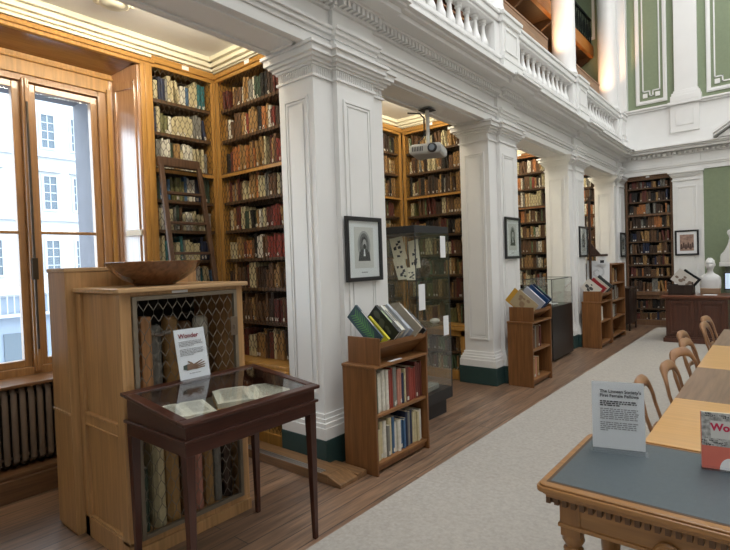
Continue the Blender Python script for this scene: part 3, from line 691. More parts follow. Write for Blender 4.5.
b = MB().box(-2.765, -2.72, 1.256, 2.035, 0, .07).box(-2.765, -2.735, 1.256, 2.035, .07, .10).box(-2.765, -2.735, 1.256, 1.30, .1, 1.475).box(-2.765, -2.735, 1.985, 2.035, .1, 1.475).box(-2.765, -2.735, 1.30, 1.985, 1.455, 1.475)
b.build('face_frame', OAK, mc, bevel=.003)
dr = MB(); frame_bars(dr, -2.748, -2.722, 1.302, 1.983, .105, 1.453, .024, 'x'); dr = dr.build('door', mat('bronze_door_frame', (.20, .165, .12), .4, metal=.3), mc, bevel=.002)
w = MB(); hexwire(w, (-2.738, 1.326, 0), (0, 1, 0), .633, .129, 1.43, .058, .135, .0021, 4); w.build('wire_mesh', WIREB, dr)
MB().box(-2.722, -2.716, 1.925, 1.975, 1.16, 1.28).box(-2.716, -2.71, 1.945, 1.955, 1.2, 1.23).build('lock_plate', mat('bronze_lock', (.16, .12, .085), .4, metal=.5), dr, bevel=.002)
MB().box(-2.734, -2.73, 1.54, 1.64, 1.458, 1.473).build('name_plate', PAPER, mc)
# things inside the cabinet
def inside(name, lab, cat, b, m, **k): return tag(b.build(name, m, **k), lab, cat)
b = MB().box(-2.98, -2.91, 1.435, 1.50, .756, 1.32).box(-3.0, -2.90, 1.42, 1.515, .756, .79)
inside('wooden_rod', 'upright orange wooden rod behind the upper part of the wire mesh door', 'rod', b, wood('orange_rod', (.48, .24, .10), 'z', .5), bevel=.006)
for k, (y, hh, c, lab) in enumerate(((1.575, .50, 'grey', 'grey'), (1.68, .54, 'tan', 'tan'), (1.79, .50, 'brown', 'brown'), (1.90, .52, 'white', 'white'))):
    b = MB(); b.lathe([(.045, .756), (.05, .77), (.05, .756+hh-.02), (.035, .756+hh)], -3.05+.02*(k % 2), y, 14); b.box(-3.1, -3.0, y-.01, y+.01, .80, .82)
    inside('specimen_jar', '%s specimen jar behind the upper part of the cabinet mesh' % lab, 'jar', b, MATS['cover_'+c.replace(' ', '_')], smooth=True)
b = MB().tube([(-2.93, 1.49, 1.22), (-2.93, 1.56, 1.20), (-2.92, 1.62, 1.215)], [.012, .012, .018], 8)
inside('metal_hook', 'small pale metal bar tied across the wooden rod inside the cabinet', 'tool', b.tube([(-2.955, 1.445, 1.24), (-2.93, 1.49, 1.22)], .012, 8), STEEL, smooth=True)
for k, (y, w_, hh, c, d, lab) in enumerate(((1.345, .05, .36, 'dark green', .30, 'dark green'), (1.42, .075, .50, 'cream', .28, 'tall cream'), (1.50, .085, .49, 'tan', .30, 'tall tan'), (1.60, .06, .40, 'brown', .3, 'brown'),
                                            (1.69, .055, .44, 'pink', .28, 'dusty pink'), (1.76, .06, .47, 'tan', .3, 'second tan'), (1.83, .05, .38, 'grey', .3, 'grey'), (1.90, .06, .43, 'dark brown', .3, 'dark brown'))):
    b = MB(); b.box(-2.83-d, -2.83, y, y+w_, .101, .101+hh); b.mat(1).box(-2.83-d+.01, -2.835, y+.005, y+w_-.005, .101+hh, .101+hh+.001); b.mat(0).tube([(-2.83, y+w_/2, .101), (-2.83, y+w_/2, .101+hh)], w_/2*1.02, 8)
    inside('box_file', '%s box file standing behind the lower part of the cabinet mesh door' % lab, 'file', b, [MATS['cover_'+c.replace(' ', '_')], PAGES])
bo = MB()
pr = [(.0, 1.503), (.12, 1.503), (.125, 1.512), (.19, 1.545), (.245, 1.59), (.28, 1.645), (.272, 1.648), (.236, 1.597), (.18, 1.556), (.11, 1.527), (.0, 1.524)]
bo.lathe(pr, -3.005, 1.585, 40); bo = bo.build('wooden_bowl', wood('bowl_wood', (.15, .062, .024), 'x', .25, .3, coat=.5), smooth=True, occ=True)
tag(bo, 'large shallow brown wooden bowl on top of the oak display cabinet', 'bowl')

# ------------------------------------------------------------------ mahogany display table
dt = thing('display_table', 'dark mahogany display table with a sloping glass lid in front of the oak cabinet', 'display table', (-2.38, 1.63, 0))
x0, x1, ya, yb = -2.665, -2.095, 1.215, 2.045
b = MB().box(x0, x1, ya, yb, .735, .80).box(x0-.012, x1+.012, ya-.012, yb+.012, .80, .815)
b.build('apron', MAHO, dt, bevel=.003, occ=True)
zb, zf = .938, .880
b = MB(); Y = (0, 1, 0)
side = [(x0+.004, .815), (x1-.004, .815), (x1-.004, zf), (x0+.004, zb)]
for y in (ya+.004, yb-.022): b.prism(side, (0, y, 0), (1, 0, 0), (0, 0, 1), (0, .018, 0))
b.box(x0+.004, x0+.022, ya+.02, yb-.02, .815, zb).box(x1-.022, x1-.004, ya+.02, yb-.02, .815, zf-.001)
b.build('case_box', MAHO, dt, bevel=.002, occ=True)
MB().box(x0+.02, x1-.02, ya+.02, yb-.02, .815, .825).build('case_lining', mat('brown_baize', (.09, .075, .055), .9), dt)
def slope(x): return zb+(zf-zb)*(x-x0)/(x1-x0)
b = MB()
def bar(xa, xb, y0_, y1_): b.prism([(xa, slope(xa)), (xb, slope(xb)), (xb, slope(xb)+.02), (xa, slope(xa)+.02)], (0, y0_, 0), (1, 0, 0), (0, 0, 1), (0, y1_-y0_, 0))
bar(x0-.02, x0+.035, ya-.02, yb+.02); bar(x1-.035, x1+.02, ya-.02, yb+.02); bar(x0+.035, x1-.035, ya-.02, ya+.035); bar(x0+.035, x1-.035, yb-.035, yb+.02)
b.build('lid_frame', MAHO, dt, bevel=.005)
b = MB(); b.prism([(x0+.03, slope(x0+.03)+.012), (x1-.03, slope(x1-.03)+.012), (x1-.03, slope(x1-.03)+.016), (x0+.03, slope(x0+.03)+.016)], (0, ya+.03, 0), (1, 0, 0), (0, 0, 1), (0, yb-ya-.06, 0))
b.build('glass_lid', GLASS, dt)
for lx, ly in ((x0, ya), (x1, ya), (x0, yb), (x1, yb)):
    sx = 1 if lx == x0 else -1; sy = 1 if ly == ya else -1
    T = [(lx, ly), (lx+sx*.048, ly), (lx+sx*.048, ly+sy*.048), (lx, ly+sy*.048)]; B = [(lx+sx*.008, ly+sy*.008), (lx+sx*.034, ly+sy*.008), (lx+sx*.034, ly+sy*.034), (lx+sx*.008, ly+sy*.034)]
    b = MB(); fs = [(0, 1, 5, 4), (1, 2, 6, 5), (2, 3, 7, 6), (3, 0, 4, 7), (0, 3, 2, 1), (4, 5, 6, 7)]
    if sx*sy < 0: fs = [f_[::-1] for f_ in fs]
    b.add([(p[0], p[1], .0) for p in B]+[(p[0], p[1], .736) for p in T], fs); b.build('leg', MAHOZ, dt, bevel=.003)
def open_book(name, lab, c, ang, w_, h_, th, cov, lines=True):
    c = Vector(c); u = Vector((math.cos(ang), math.sin(ang), 0)); v = Vector((-math.sin(ang), math.cos(ang), 0)); Z = Vector((0, 0, 1))
    t = thing(name, lab, 'book', c)
    b = MB()
    b.obox(c-u*(w_+.006)-v*(h_/2+.006), u*(2*w_+.012), v*(h_+.012), Z*.004); b.build('cover', cov, t, bevel=.001)
    for s_ in (-1, 1):
        b = MB(); P = []
        for i in range(9):
            q = i/8; P.append((q*w_*s_, .0045+th*(.75+.25*min(1, q*6)**.6-.10*q*q)))
        P = [(0, .0045)]+P+[(w_*s_, .0045)]
        b.prism(P, c-v*h_/2, u, Z, v*h_); o = b.build('page_block', OLDPAPER, t)
        if lines:
            b = MB()
            for k in range(11):
                vv = -h_*.36+k*h_*.07
                for q0, q1 in ((.2, .5), (.5, .82)):
                    za = .0058+th*(1-.10*q0*q0); zb_ = .0058+th*(1-.10*q1*q1)
                    p = c+u*(w_*q0*s_)+v*vv+Z*za; q = c+u*(w_*q1*s_)+v*vv+Z*zb_
                    b.quad(p, q, q+v*h_*.022, p+v*h_*.022) if s_ > 0 else b.quad(q, p, p+v*h_*.022, q+v*h_*.022)
            b.build('printed_lines', mat('faint_ink', (.25, .235, .20), .8), t)
    return t
# text runs towards the aisle side; the spine lies across the table
open_book('open_book', 'large open book with cream pages under the glass lid of the mahogany table', (-2.42, 1.845, .8255), math.radians(62), .215, .34, .03, MATS['cover_tan'])
open_book('open_book', 'smaller open book with dark sketches under the glass lid near the table corner', (-2.49, 1.44, .8255), math.radians(72), .14, .29, .014, MATS['cover_cream'])
o = MB().obox((-2.60, 1.28, .826), (.24, .10, 0), (-.07, .12, 0), (0, 0, .003)).build('loose_leaf', OLDPAPER); tag(o, 'loose aged paper leaf lying left of the smaller open book', 'paper')
o = MB().lathe([(.0, .826), (.055, .826), (.055, .829), (0, .829)], -2.27, 1.335, 24, .7, 1.0).build('caption_card', PAPER); tag(o, 'small oval white caption card inside the front of the display table', 'card')

def text_lines(b, o, u, v, wd, rows_, pitch, th, R, last=.6):
    o, u, v = Vector(o), Vector(u), Vector(v); n = u.cross(v).normalized()*.0006
    for k in range(rows_):
        L = wd*(last if k == rows_-1 else R.uniform(.93, 1)); p = o-v*(k*pitch)+n; x = 0
        while x < L-.004:
            l = min(R.uniform(.006, .02), L-x); b.quad(p+u*x, p+u*(x+l), p+u*(x+l)+v*th, p+u*x+v*th); x += l+.0035
R0 = random.Random(4)
# sign standing on the display table
base = Vector((-2.652, 1.525, slope(-2.652)+.0215)); uu = Vector((.0, 1, 0)); vv = Vector((-.15, -.03, 1)).normalized(); ln = .29
sg = thing('display_sign', 'white sign with red heading and a brown hand picture on the mahogany display table', 'sign', base)
nn = uu.cross(vv).normalized()
MB().obox(base, uu*.195, vv*ln, nn*-.002).build('sheet', PAPER, sg)
b = MB(); b.obox(base+nn*.001-uu*.004, uu*.203, vv*(ln+.004), nn*.002).obox(base-Vector((.006, .01, .0)), uu*.205, Vector((.06, 0, -.006)), Vector((0, 0, .003)))
b.build('holder', ACRYL, sg)
text('heading', 'Wonder', .037, base+uu*.022+vv*.238+nn*.0035, uu, vv, REDINK, sg, bold=.0005)
b = MB(); text_lines(b, base+uu*.02+vv*.215+nn*.003, uu, vv, .155, 4, .0085, .0045, R0); text_lines(b, base+uu*.02+vv*.170+nn*.003, uu, vv, .155, 5, .0085, .0045, R0); text_lines(b, base+uu*.06+vv*.028+nn*.003, uu, vv, .075, 1, .01, .004, R0, 1)
b.build('printed_lines', INK, sg)
b = MB(); hd_ = [(.03, .062), (.05, .050), (.09, .052), (.11, .050), (.165, .055), (.167, .060), (.115, .060), (.17, .069), (.171, .074), (.115, .068), (.168, .083), (.166, .088), (.108, .075), (.155, .096), (.152, .100), (.095, .082), (.085, .092), (.062, .104), (.058, .100), (.074, .086), (.055, .085), (.034, .078)]
b.prism(hd_, base+nn*.0031, uu, vv, nn*.0004); b.build('hand_picture', mat('brown_print', (.16, .095, .06), .7), sg)
b = MB().prism([(.026, .058), (.05, .052), (.052, .084), (.028, .080)], base+nn*.0036, uu, vv, nn*.0003); b.build('cuff_picture', mat('green_print', (.05, .07, .055), .7), sg)

# ------------------------------------------------------------------ step with metal nosing
st = thing('floor_step', 'low wooden step with pale metal nosing at the foot of the first pier', 'step', (-3.0, 2.67, 0))
b = MB().box(-4.26, -2.55, 2.575, 2.765, 0, .07).prism([(0, 0), (.13, 0), (.13, .03), (0, .07)], (-2.55, 2.575, 0), (1, 0, 0), (0, 0, 1), (0, .19, 0)).box(-2.74, -2.42, 2.765, 2.87, 0, .045)
b.build('tread', wood('step_wood', (.22, .12, .055), 'x', .35), st, bevel=.006)
b = MB().box(-4.2, -2.62, 2.578, 2.590, .070, .075).box(-4.2, -2.62, 2.60, 2.612, .070, .075).box(-4.2, -2.62, 2.622, 2.634, .070, .075); b.build('nosing', STEEL, st)

# ------------------------------------------------------------------ free-standing low bookshelves with a sloping trough on top
def low_shelf(lab, xa, xb, ya, yb, ztop, shelves, trough=.18, tin=.02):
    t = thing('low_bookshelf', lab, 'bookshelf', ((xa+xb)/2, (ya+yb)/2, 0), 'small oak bookshelves along the boards')
    for y in (ya, yb-.022): MB().box(xa, xb, y, y+.022, 0, ztop-.02).build('side_panel', BROWNOAK, t, bevel=.003, occ=True)
    MB().box(xa, xa+.012, ya+.02, yb-.02, .02, ztop-.02).build('back_panel', BROWNOAKH, t, occ=True)
    MB().box(xa-.005, xb+.006, ya-.006, yb+.006, ztop-.022, ztop).build('top', BROWNOAKH, t, bevel=.004, occ=True)
    for z in shelves: MB().box(xa+.012, xb-.012, ya+.022, yb-.022, z-.022, z).build('shelf', BROWNOAKH, t, bevel=.002)
    MB().box(xa+.012, xb-.03, ya+.022, yb-.022, .02, .06).build('kick_board', BROWNOAK, t)
    z0 = ztop
    for y in (ya+tin, yb-.022):
        b = MB().box(xa+.02, xb+.012, y, y+.017, z0, z0+trough); b.build('trough_end', BROWNOAK, t, bevel=.004, occ=True)
    c = Vector((xb-.155, 0, z0+.035))
    b = MB(); b.prism([(xb-.004, z0+trough-.058), (xb-.004, z0+trough-.072), (c.x+.012, z0+.002), (c.x, z0+.006)], (0, ya+tin+.017, 0), (1, 0, 0), (0, 0, 1), (0, yb-ya-.039-tin, 0)); b.build('tail_board', BROWNOAKH, t)
    MB().box(xb-.012, xb+.006, ya+tin+.017, yb-.022, z0+trough-.075, z0+trough-.035).build('front_rail', BROWNOAKH, t, bevel=.003)
    b = MB(); b.prism([(xa+.035, z0+trough-.03), (xa+.05, z0+trough-.03), (c.x, z0+.005), (c.x-.015, z0+.005)], (0, ya+tin+.017, 0), (1, 0, 0), (0, 0, 1), (0, yb-ya-.039-tin, 0)); b.build('back_board', BROWNOAKH, t)
    return t
low_shelf('nearest small oak bookshelf with a trough of new books, below the first portrait', -2.648, -2.328, 2.885, 3.605, .822, (.45, .085), tin=.05, trough=.205)
low_shelf('middle small oak bookshelf with few books, between second portrait and black cabinet', -2.66, -2.34, 5.97, 6.62, .80, (.45, .085))
low_shelf('small oak bookshelf beyond the black cabinet, in front of the taller shelf', -2.67, -2.36, 9.05, 9.74, .79, (.45, .085))
# books standing on their shelves (spines to the aisle)
PALS1 = ['grey', 'white', 'black', 'brown', 'dark red', 'red', 'grey', 'tan', 'navy', 'cream', 'white', 'pink', 'dark green']
g = 'books in the nearest small bookshelf'
fill('the nearest small bookshelf', 'y', 2.91, 3.58, -2.352, [(.45, .34)], PALS1, 'left', inset=.01, wmin=.014, wmax=.045, hfac=(.72, .95), gap=.0, leanp=0, seed=61, maxd=.24, group=g)
fill('the nearest small bookshelf', 'y', 2.91, 3.58, -2.352, [(.085, .34)], ['white', 'navy', 'cream', 'grey', 'tan', 'cream', 'white', 'dark red', 'blue', 'grey'], 'left', inset=.01, wmin=.014, wmax=.045, hfac=(.70, .92), gap=.0, leanp=0, seed=62, maxd=.24, group=g, shelf0=2)
g = 'books in the middle small bookshelf'
fill('the middle small bookshelf', 'y', 6.0, 6.42, -2.365, [(.45, .32)], ['dark red', 'brown', 'white', 'grey', 'brown', 'red'], 'left', inset=.02, wmin=.015, wmax=.045, hfac=(.7, .9), gap=0, seed=63, maxd=.24, leanp=0, group=g)
fill('the middle small bookshelf', 'y', 6.0, 6.3, -2.365, [(.085, .32)], ['tan', 'pink', 'tan'], 'left', inset=.02, wmin=.03, wmax=.05, hfac=(.75, .8), gap=0, seed=64, maxd=.24, leanp=0, group=g, shelf0=2)
g = 'books in the small bookshelf beyond the black cabinet'
fill('the shelf beyond the black cabinet', 'y', 9.08, 9.4, -2.385, [(.45, .32)], ['white', 'white', 'grey', 'red', 'blue'], 'left', inset=.02, wmin=.02, wmax=.05, hfac=(.7, .9), gap=0, seed=65, maxd=.24, leanp=0, group=g)
fill('the shelf beyond the black cabinet', 'y', 9.08, 9.3, -2.385, [(.085, .32)], ['dark brown', 'grey', 'brown'], 'left', inset=.02, wmin=.02, wmax=.05, hfac=(.7, .9), gap=0, seed=66, maxd=.24, leanp=0, group=g, shelf0=2)
# tall shelf beyond
tl = thing('tall_bookshelf', 'taller narrow oak bookshelf with four open compartments near the far end', 'bookshelf', (-2.52, 10.35, 0))
for y in (9.87, 10.825): MB().box(-2.70, -2.38, y, y+.025, 0, 1.41).build('side_panel', BROWNOAK, tl, bevel=.003, occ=True)
MB().box(-2.70, -2.685, 9.89, 10.83, .02, 1.40).build('back_panel', BROWNOAKH, tl)
MB().box(-2.71, -2.375, 9.86, 10.86, 1.395, 1.42).build('top', BROWNOAKH, tl, bevel=.003)
for z in (.10, .42, .74, 1.06): MB().box(-2.685, -2.385, 9.895, 10.825, z-.022, z).build('shelf', BROWNOAKH, tl)
for k, z in enumerate((1.06, .74, .42, .10)):
    fill('the taller narrow bookshelf', 'y', 9.90, 9.9+[.62, .7, .55, .3][k], -2.40, [(z, .29)], ['dark brown', 'brown', 'grey', 'black', 'tan', 'white', 'dark green'], 'left', inset=.03, seed=70+k, group='books in the taller narrow bookshelf', shelf0=k+1, leanp=.1, wmin=.025)

# display books in the troughs: covers face along the hall, spines slope up towards the aisle
TITLE = mat('pale_title', (.62, .62, .56), .6)
def trough_book(lab, y, w_, spine, depth, cov, apex, ang=42, decor=None, deco_m=None, page=True, group='new books in the trough of the nearest bookshelf', pw=None):
    # apex = top corner (x,z); the spine runs down towards the aisle, the head edge runs down towards the pier
    a = math.radians(ang); sd = Vector((math.cos(a), 0, -math.sin(a))); hdv = Vector((-math.sin(a), 0, -math.cos(a))); A = Vector((apex[0], y, apex[1]))
    t = thing('display_book', lab, 'book', A+sd*spine, group)
    W = Vector((0, w_, 0))
    b = MB(); b.obox(A, sd*spine, hdv*depth, Vector((0, .003, 0))); b.obox(A+W-Vector((0, .003, 0)), sd*spine, hdv*depth, Vector((0, .003, 0))); b.obox(A, sd*spine, hdv*.004, W)
    b.build('cover', cov, t)
    b = MB(); b.obox(A+sd*.004+hdv*.004+Vector((0, .003, 0)), sd*(spine-.008), hdv*(depth-.009), W-Vector((0, .006, 0))); b.build('page_block', mat('new_book_pages', (.78, .76, .70), .8), t)
    if decor: decor(A, sd, hdv, t, spine, depth)
    if w_ > .012:
        b = MB(); b.obox(A+sd*spine*.2+W*.3-hdv*.0006, sd*spine*.45, W*.4, hdv*.0004); b.build('spine_title', deco_m or TITLE, t)
    return t
def fern(A, sd, hd_, t, L, D):
    m = mat('fern_green', (.10, .27, .08), .6); n = Vector((0, -1, 0)); b = MB(); o = A+n*.0004
    b.obox(o+sd*L*.12+hd_*D*.45, sd*L*.8, hd_*.004, n*.0005)
    for k in range(12):
        q = .14+k*.062; p = o+sd*L*q+hd_*D*.46; l = D*.42*(1-abs(q-.45)*.9)
        for s_ in (1, -1):
            e = p+hd_*(l*s_)-sd*.03; b.add([p, p+sd*.013, e+sd*.006, e], [(0, 1, 2, 3)])
    b.build('fern_picture', m, t)
def blotch(col, name, x0=.15, x1=.85, y0=.2, y1=.8):
    def f(A, sd, hd_, t, L, D):
        b = MB(); R = random.Random(sum(map(ord, name))); n = Vector((0, -1, 0))
        for k in range(7):
            c = A+n*.0006+sd*L*R.uniform(x0, x1)+hd_*D*R.uniform(y0, y1); r = R.uniform(.012, .03); vs = [c+sd*r*math.cos(q)*1.4+hd_*r*math.sin(q)+n*.0002*k for q in [i*PI/4 for i in range(8)]]
            b.add(vs, [tuple(range(8))])
        b.build('cover_picture', mat(name, col, .6), t)
    return f
CT = lambda n, c: mat('jacket_'+n, c, .35)
trough_book('dark teal book with a green fern cover at the near end of the nearest trough', 2.965, .020, .345, .135, CT('teal', rgb(46, 72, 80)), (-2.558, 1.270), decor=fern, ang=43)
trough_book('slim bright yellow book right behind the fern book', 3.056, .026, .25, .15, CT('yellow', rgb(214, 206, 62)), (-2.503, 1.175), deco_m=mat('olive_ink', (.3, .3, .05), .6))
trough_book('black book with pale green spine in the nearest trough', 3.126, .030, .30, .19, CT('black', rgb(34, 38, 34)), (-2.490, 1.255), decor=blotch((.10, .11, .08), 'dim_print'), deco_m=mat('pale_green_ink', (.45, .6, .35), .6))
trough_book('white book behind the black one in the nearest trough', 3.191, .026, .28, .18, CT('white', rgb(214, 214, 206)), (-2.496, 1.250), deco_m=DINK)
trough_book('cream book with black spine lettering in the nearest trough', 3.235, .020, .27, .17, CT('cream', rgb(206, 200, 180)), (-2.498, 1.238), deco_m=DINK)
trough_book('pale grey book with white spine in the middle of the nearest trough', 3.274, .030, .285, .18, CT('pale_grey', rgb(178, 184, 192)), (-2.491, 1.253), deco_m=INK)
trough_book('silver grey thin book in the nearest trough', 3.339, .016, .24, .16, CT('silver', rgb(150, 156, 166)), (-2.466, 1.198), deco_m=INK)
trough_book('beige hardback leaning at the far end of the nearest trough', 3.404, .024, .28, .19, CT('beige', rgb(170, 160, 142)), (-2.456, 1.243), deco_m=PAPER)
trough_book('tall beige book standing last in the nearest trough', 3.491, .012, .28, .22, CT('stone', rgb(158, 148, 130)), (-2.522, 1.250), ang=79)
trough_book('black small book beyond the beige one in the nearest trough', 3.530, .022, .24, .16, CT('black2', rgb(30, 30, 32)), (-2.466, 1.178), deco_m=INK)
G2 = 'new books in the trough of the middle bookshelf'
trough_book('mustard yellow book behind the tan plant book in the middle trough', 6.03, .015, .28, .20, CT('mustard', rgb(196, 150, 56)), (-2.575, 1.215), group=G2, ang=40)
trough_book('tan book with printed plants on its cover, first in the middle trough', 6.00, .020, .30, .21, CT('tan', rgb(178, 160, 128)), (-2.50, 1.20), group=G2, decor=blotch((.30, .20, .12), 'brown_plants'), ang=40)
trough_book('pale lilac grey book in the middle trough', 6.17, .045, .30, .18, CT('lilac', rgb(160, 164, 176)), (-2.48, 1.225), group=G2, deco_m=PAPER)
trough_book('deep blue book in the middle trough', 6.30, .030, .30, .17, CT('blue', rgb(34, 66, 110)), (-2.47, 1.245), group=G2)
trough_book('navy book with a green edge last in the middle trough', 6.38, .030, .30, .17, CT('navy', rgb(26, 40, 70)), (-2.465, 1.25), group=G2, deco_m=mat('green_edge', (.15, .35, .2), .6))
G3 = 'new books in the trough beyond the black cabinet'
trough_book('white book with dark print first in the trough beyond the black cabinet', 9.08, .03, .28, .20, CT('white3', rgb(206, 202, 194)), (-2.56, 1.19), group=G3, decor=blotch((.05, .05, .05), 'dark_print'), ang=40)
trough_book('red book in the trough beyond the black cabinet', 9.2, .045, .28, .18, CT('red3', rgb(150, 40, 44)), (-2.51, 1.20), group=G3)
trough_book('cream book with print in the trough beyond the black cabinet', 9.33, .03, .28, .19, CT('cream3', rgb(206, 200, 186)), (-2.50, 1.21), group=G3, decor=blotch((.2, .2, .2), 'grey_print'))
trough_book('dark grey book last in the trough beyond the black cabinet', 9.48, .04, .30, .19, CT('grey3', rgb(60, 64, 64)), (-2.49, 1.235), group=G3)
o = MB().obox((-2.37, 3.10, .823), (.03, 0, 0), (0, .16, 0), (0, 0, .003)).build('shelf_label', PAPER); tag(o, 'small white label card on the ledge of the nearest small bookshelf', 'card')

# ------------------------------------------------------------------ framed portraits
def portrait(yc, zc, lab, k):
    x = XS+.066; t = thing('framed_portrait', lab, 'picture', (x, yc, zc-.27), 'portraits on the piers')
    w_, h_ = .235, .27
    b = MB(); frame_bars(b, x, x+.025, yc-w_, yc+w_, zc-h_, zc+h_, .034, 'x'); b.build('frame', BLACK, t, bevel=.003)
    MB().box(x, x+.008, yc-w_+.03, yc+w_-.03, zc-h_+.03, zc+h_-.03).build('mount', PAPER, t)
    b = MB().box(x+.008, x+.0095, yc-.125, yc+.125, zc-.16, zc+.185); b.build('print', mat('print_paper', (.62, .61, .58), .7), t)
    def ell(b, cy, cz, ry, rz, d):
        n = 18; b.add([(x+d, cy+ry*math.cos(2*PI*i/n), cz+rz*math.sin(2*PI*i/n)) for i in range(n)], [tuple(range(n))])
    b = MB(); R = random.Random(k)
    b.mat(0); ell(b, yc, zc+.03, .085, .125, .0100)
    b.mat(1); ell(b, yc, zc+.035, .062, .10, .0104)
    b.mat(2); b.prism([(-.08, -.10), (.08, -.10), (.07, -.03), (.03, .0), (-.03, .0), (-.065, -.03)], (x+.0106, yc, zc), (0, 1, 0), (0, 0, 1), (.0003, 0, 0))
    ell(b, yc, zc+.062, .036, .045, .0112)
    b.mat(3); ell(b, yc+.003, zc+.045, .026, .038, .0116)
    b.mat(4); b.prism([(-.012, -.06), (.014, -.06), (.006, .005), (-.004, .005)], (x+.0112, yc, zc), (0, 1, 0), (0, 0, 1), (.0003, 0, 0))
    if k % 2 == 0: b.mat(2); ell(b, yc+.003, zc+.022, .018, .022, .0120)
    b.build('portrait', [mat('wash_light', (.36, .36, .35), .8), mat('wash_mid', (.14, .14, .135), .8), mat('wash_dark', (.03, .03, .03), .8), mat('wash_skin', (.42, .41, .40), .8), PAPER], t)
    MB().box(x+.008, x+.0092, yc-.04, yc+.04, zc-.20, zc-.192).build('caption', INK, t)
    MB().box(x+.012, x+.014, yc-w_+.03, yc+w_-.03, zc-h_+.03, zc+h_-.03).build('glazing', GLASS, t)
portrait(3.295, 1.71, 'black framed portrait print of a person in a dark coat on the nearest pier', 0)
portrait(6.36, 1.85, 'black framed portrait print on the second pier from the front', 1)
portrait(9.42, 1.83, 'black framed portrait print on the third pier above the small bookshelf', 2)
portrait(12.34, 1.79, 'black framed portrait print on the last pier beside the far wall', 3)
t = thing('framed_picture', 'black framed sepia group picture on the white pilaster beside the far bookcase', 'picture', (-1.545, YF-.02, 1.52))
y = YF-.017
b = MB(); frame_bars(b, -1.76, -1.33, y-.025, y, 1.515, 2.045, .035, 'y'); b.build('frame', BLACK, t, bevel=.003)
MB().box(-1.73, -1.36, y-.010, y, 1.545, 2.015).build('mount', PAPER, t)
MB().box(-1.67, -1.42, y-.012, y-.010, 1.61, 1.95).build('print', mat('sepia_print', (.34, .22, .17), .7, var=.35, vscale=20), t)
b = MB()
for k in range(6): b.ellipsoid((-1.64+k*.04, y-.0125, 1.74+.03*(k % 2)), .012, .001, .016, 8, 5); b.prism([(-.022, 0), (.022, 0), (.014, .09), (-.014, .09)], (-1.64+k*.04, y-.0125, 1.64+.03*(k % 2)), (1, 0, 0), (0, 0, 1), (0, -.0006, 0))
b.build('figures_picture', mat('sepia_dark', (.09, .05, .04), .7), t)

# ------------------------------------------------------------------ glass case and projector in the second alcove
gc = thing('glass_case', 'tall glass display case with black top and base in the second alcove', 'display case', (-2.94, 4.31, 0))
xa, xb, ya, yb = -3.20, -2.68, 4.0, 4.62
MB().box(xa+.05, xb-.05, ya+.05, yb-.05, 0, .16).box(xa, xb, ya, yb, .16, .27).build('base', BLACKM, gc, bevel=.003, occ=True)
MB().box(xa, xb, ya, yb, 1.865, 1.935).build('top', BLACKM, gc, bevel=.003)
b = MB().box(xa, xb, ya, ya+.006, .27, 1.865).box(xa, xb, yb-.006, yb, .27, 1.865).box(xb-.006, xb, ya+.006, yb-.006, .27, 1.865).box(xa, xa+.006, ya+.006, yb-.006, .27, 1.865)
b.build('glass_walls', GLASS, gc)
for z in (.93, 1.40): MB().box(xa+.01, xb-.01, ya+.01, yb-.01, z, z+.008).build('glass_shelf', glass_mat('green_glass', (.86, .95, .92)), gc)
b = MB()
for (x, y) in ((xa, ya), (xb-.008, ya), (xa, yb-.008), (xb-.008, yb-.008)): b.box(x, x+.008, y, y+.008, .27, 1.865)
b.build('edge_trim', mat('grey_edge', (.08, .085, .085), .3, metal=.5), gc)
def sheet(lab, o, u, v, name='document_page', m=None, marks=True):
    m = m or mat('cream_page', (.86, .80, .64), .7, var=.05, vscale=30)
    o, u, v = Vector(o), Vector(u), Vector(v); n = u.cross(v).normalized()
    t = thing(name, lab, 'document', o, 'pages in the glass case'); MB().obox(o, u, v, n*.003).build('page', m, t)
    if marks:
        b = MB(); R = random.Random(int(o.z*1000))
        for k in range(9):
            p = o+n*.0035+u*R.uniform(.15, .6)+v*R.uniform(.1, .75); b.add([p, p+u*R.uniform(.1, .25), p+u*.22+v*R.uniform(.05, .15), p+v*.1], [(0, 1, 2, 3)])
        b.build('drawing', DINK, t)
sheet('tall aged page standing at the upper left inside the glass case', (-3.03, 4.14, 1.60), (.16, .0, .02), (-.10, .06, .23))
sheet('narrow aged page with a black drawing right of the tall page in the glass case', (-2.83, 4.13, 1.51), (.12, 0, .02), (-.07, .07, .28))
sheet('aged page leaning low in the upper compartment of the glass case', (-2.93, 4.06, 1.412), (.14, 0, .01), (-.10, .05, .21))
sheet('small aged page at the front of the upper glass shelf', (-2.82, 4.05, 1.411), (.11, 0, 0), (-.03, .05, .12))
b = MB(); pts = []
for i in range(50):
    q = i*.36; r = .085-.0013*i; pts.append((-2.79+.05*(i/50), 4.31+r*math.cos(q), 1.515+r*math.sin(q)))
b.tube(pts, [.026-.0003*i for i in range(50)], 8); o = b.build('coiled_horn', mat('brown_horn', (.10, .055, .03), .4, var=.4), smooth=True); tag(o, 'brown coiled spiral horn on the upper shelf of the glass case', 'specimen')
def label_card(lab, o, u, v): o = MB().obox(o, u, v, Vector(u).cross(Vector(v)).normalized()*.0015).build('label_card', PAPER); tag(o, lab, 'label', 'labels on the glass case')
label_card('white label stuck high on the aisle side of the glass case', (xb+.002, 4.45, 1.62), (0, .10, 0), (0, 0, .22))
label_card('white label stuck on the near corner of the glass case', (xb+.002, 4.03, 1.12), (0, .11, 0), (0, 0, .25))
label_card('white label stuck low on the far corner of the glass case', (xb+.002, 4.47, .82), (0, .10, 0), (0, 0, .20))
o = MB().obox((-3.0, 4.12, .939), (.12, .02, .0), (-.02, .16, 0), (0, 0, .02)).build('specimen_card', PAPER); tag(o, 'white card lying on the lower glass shelf', 'card')
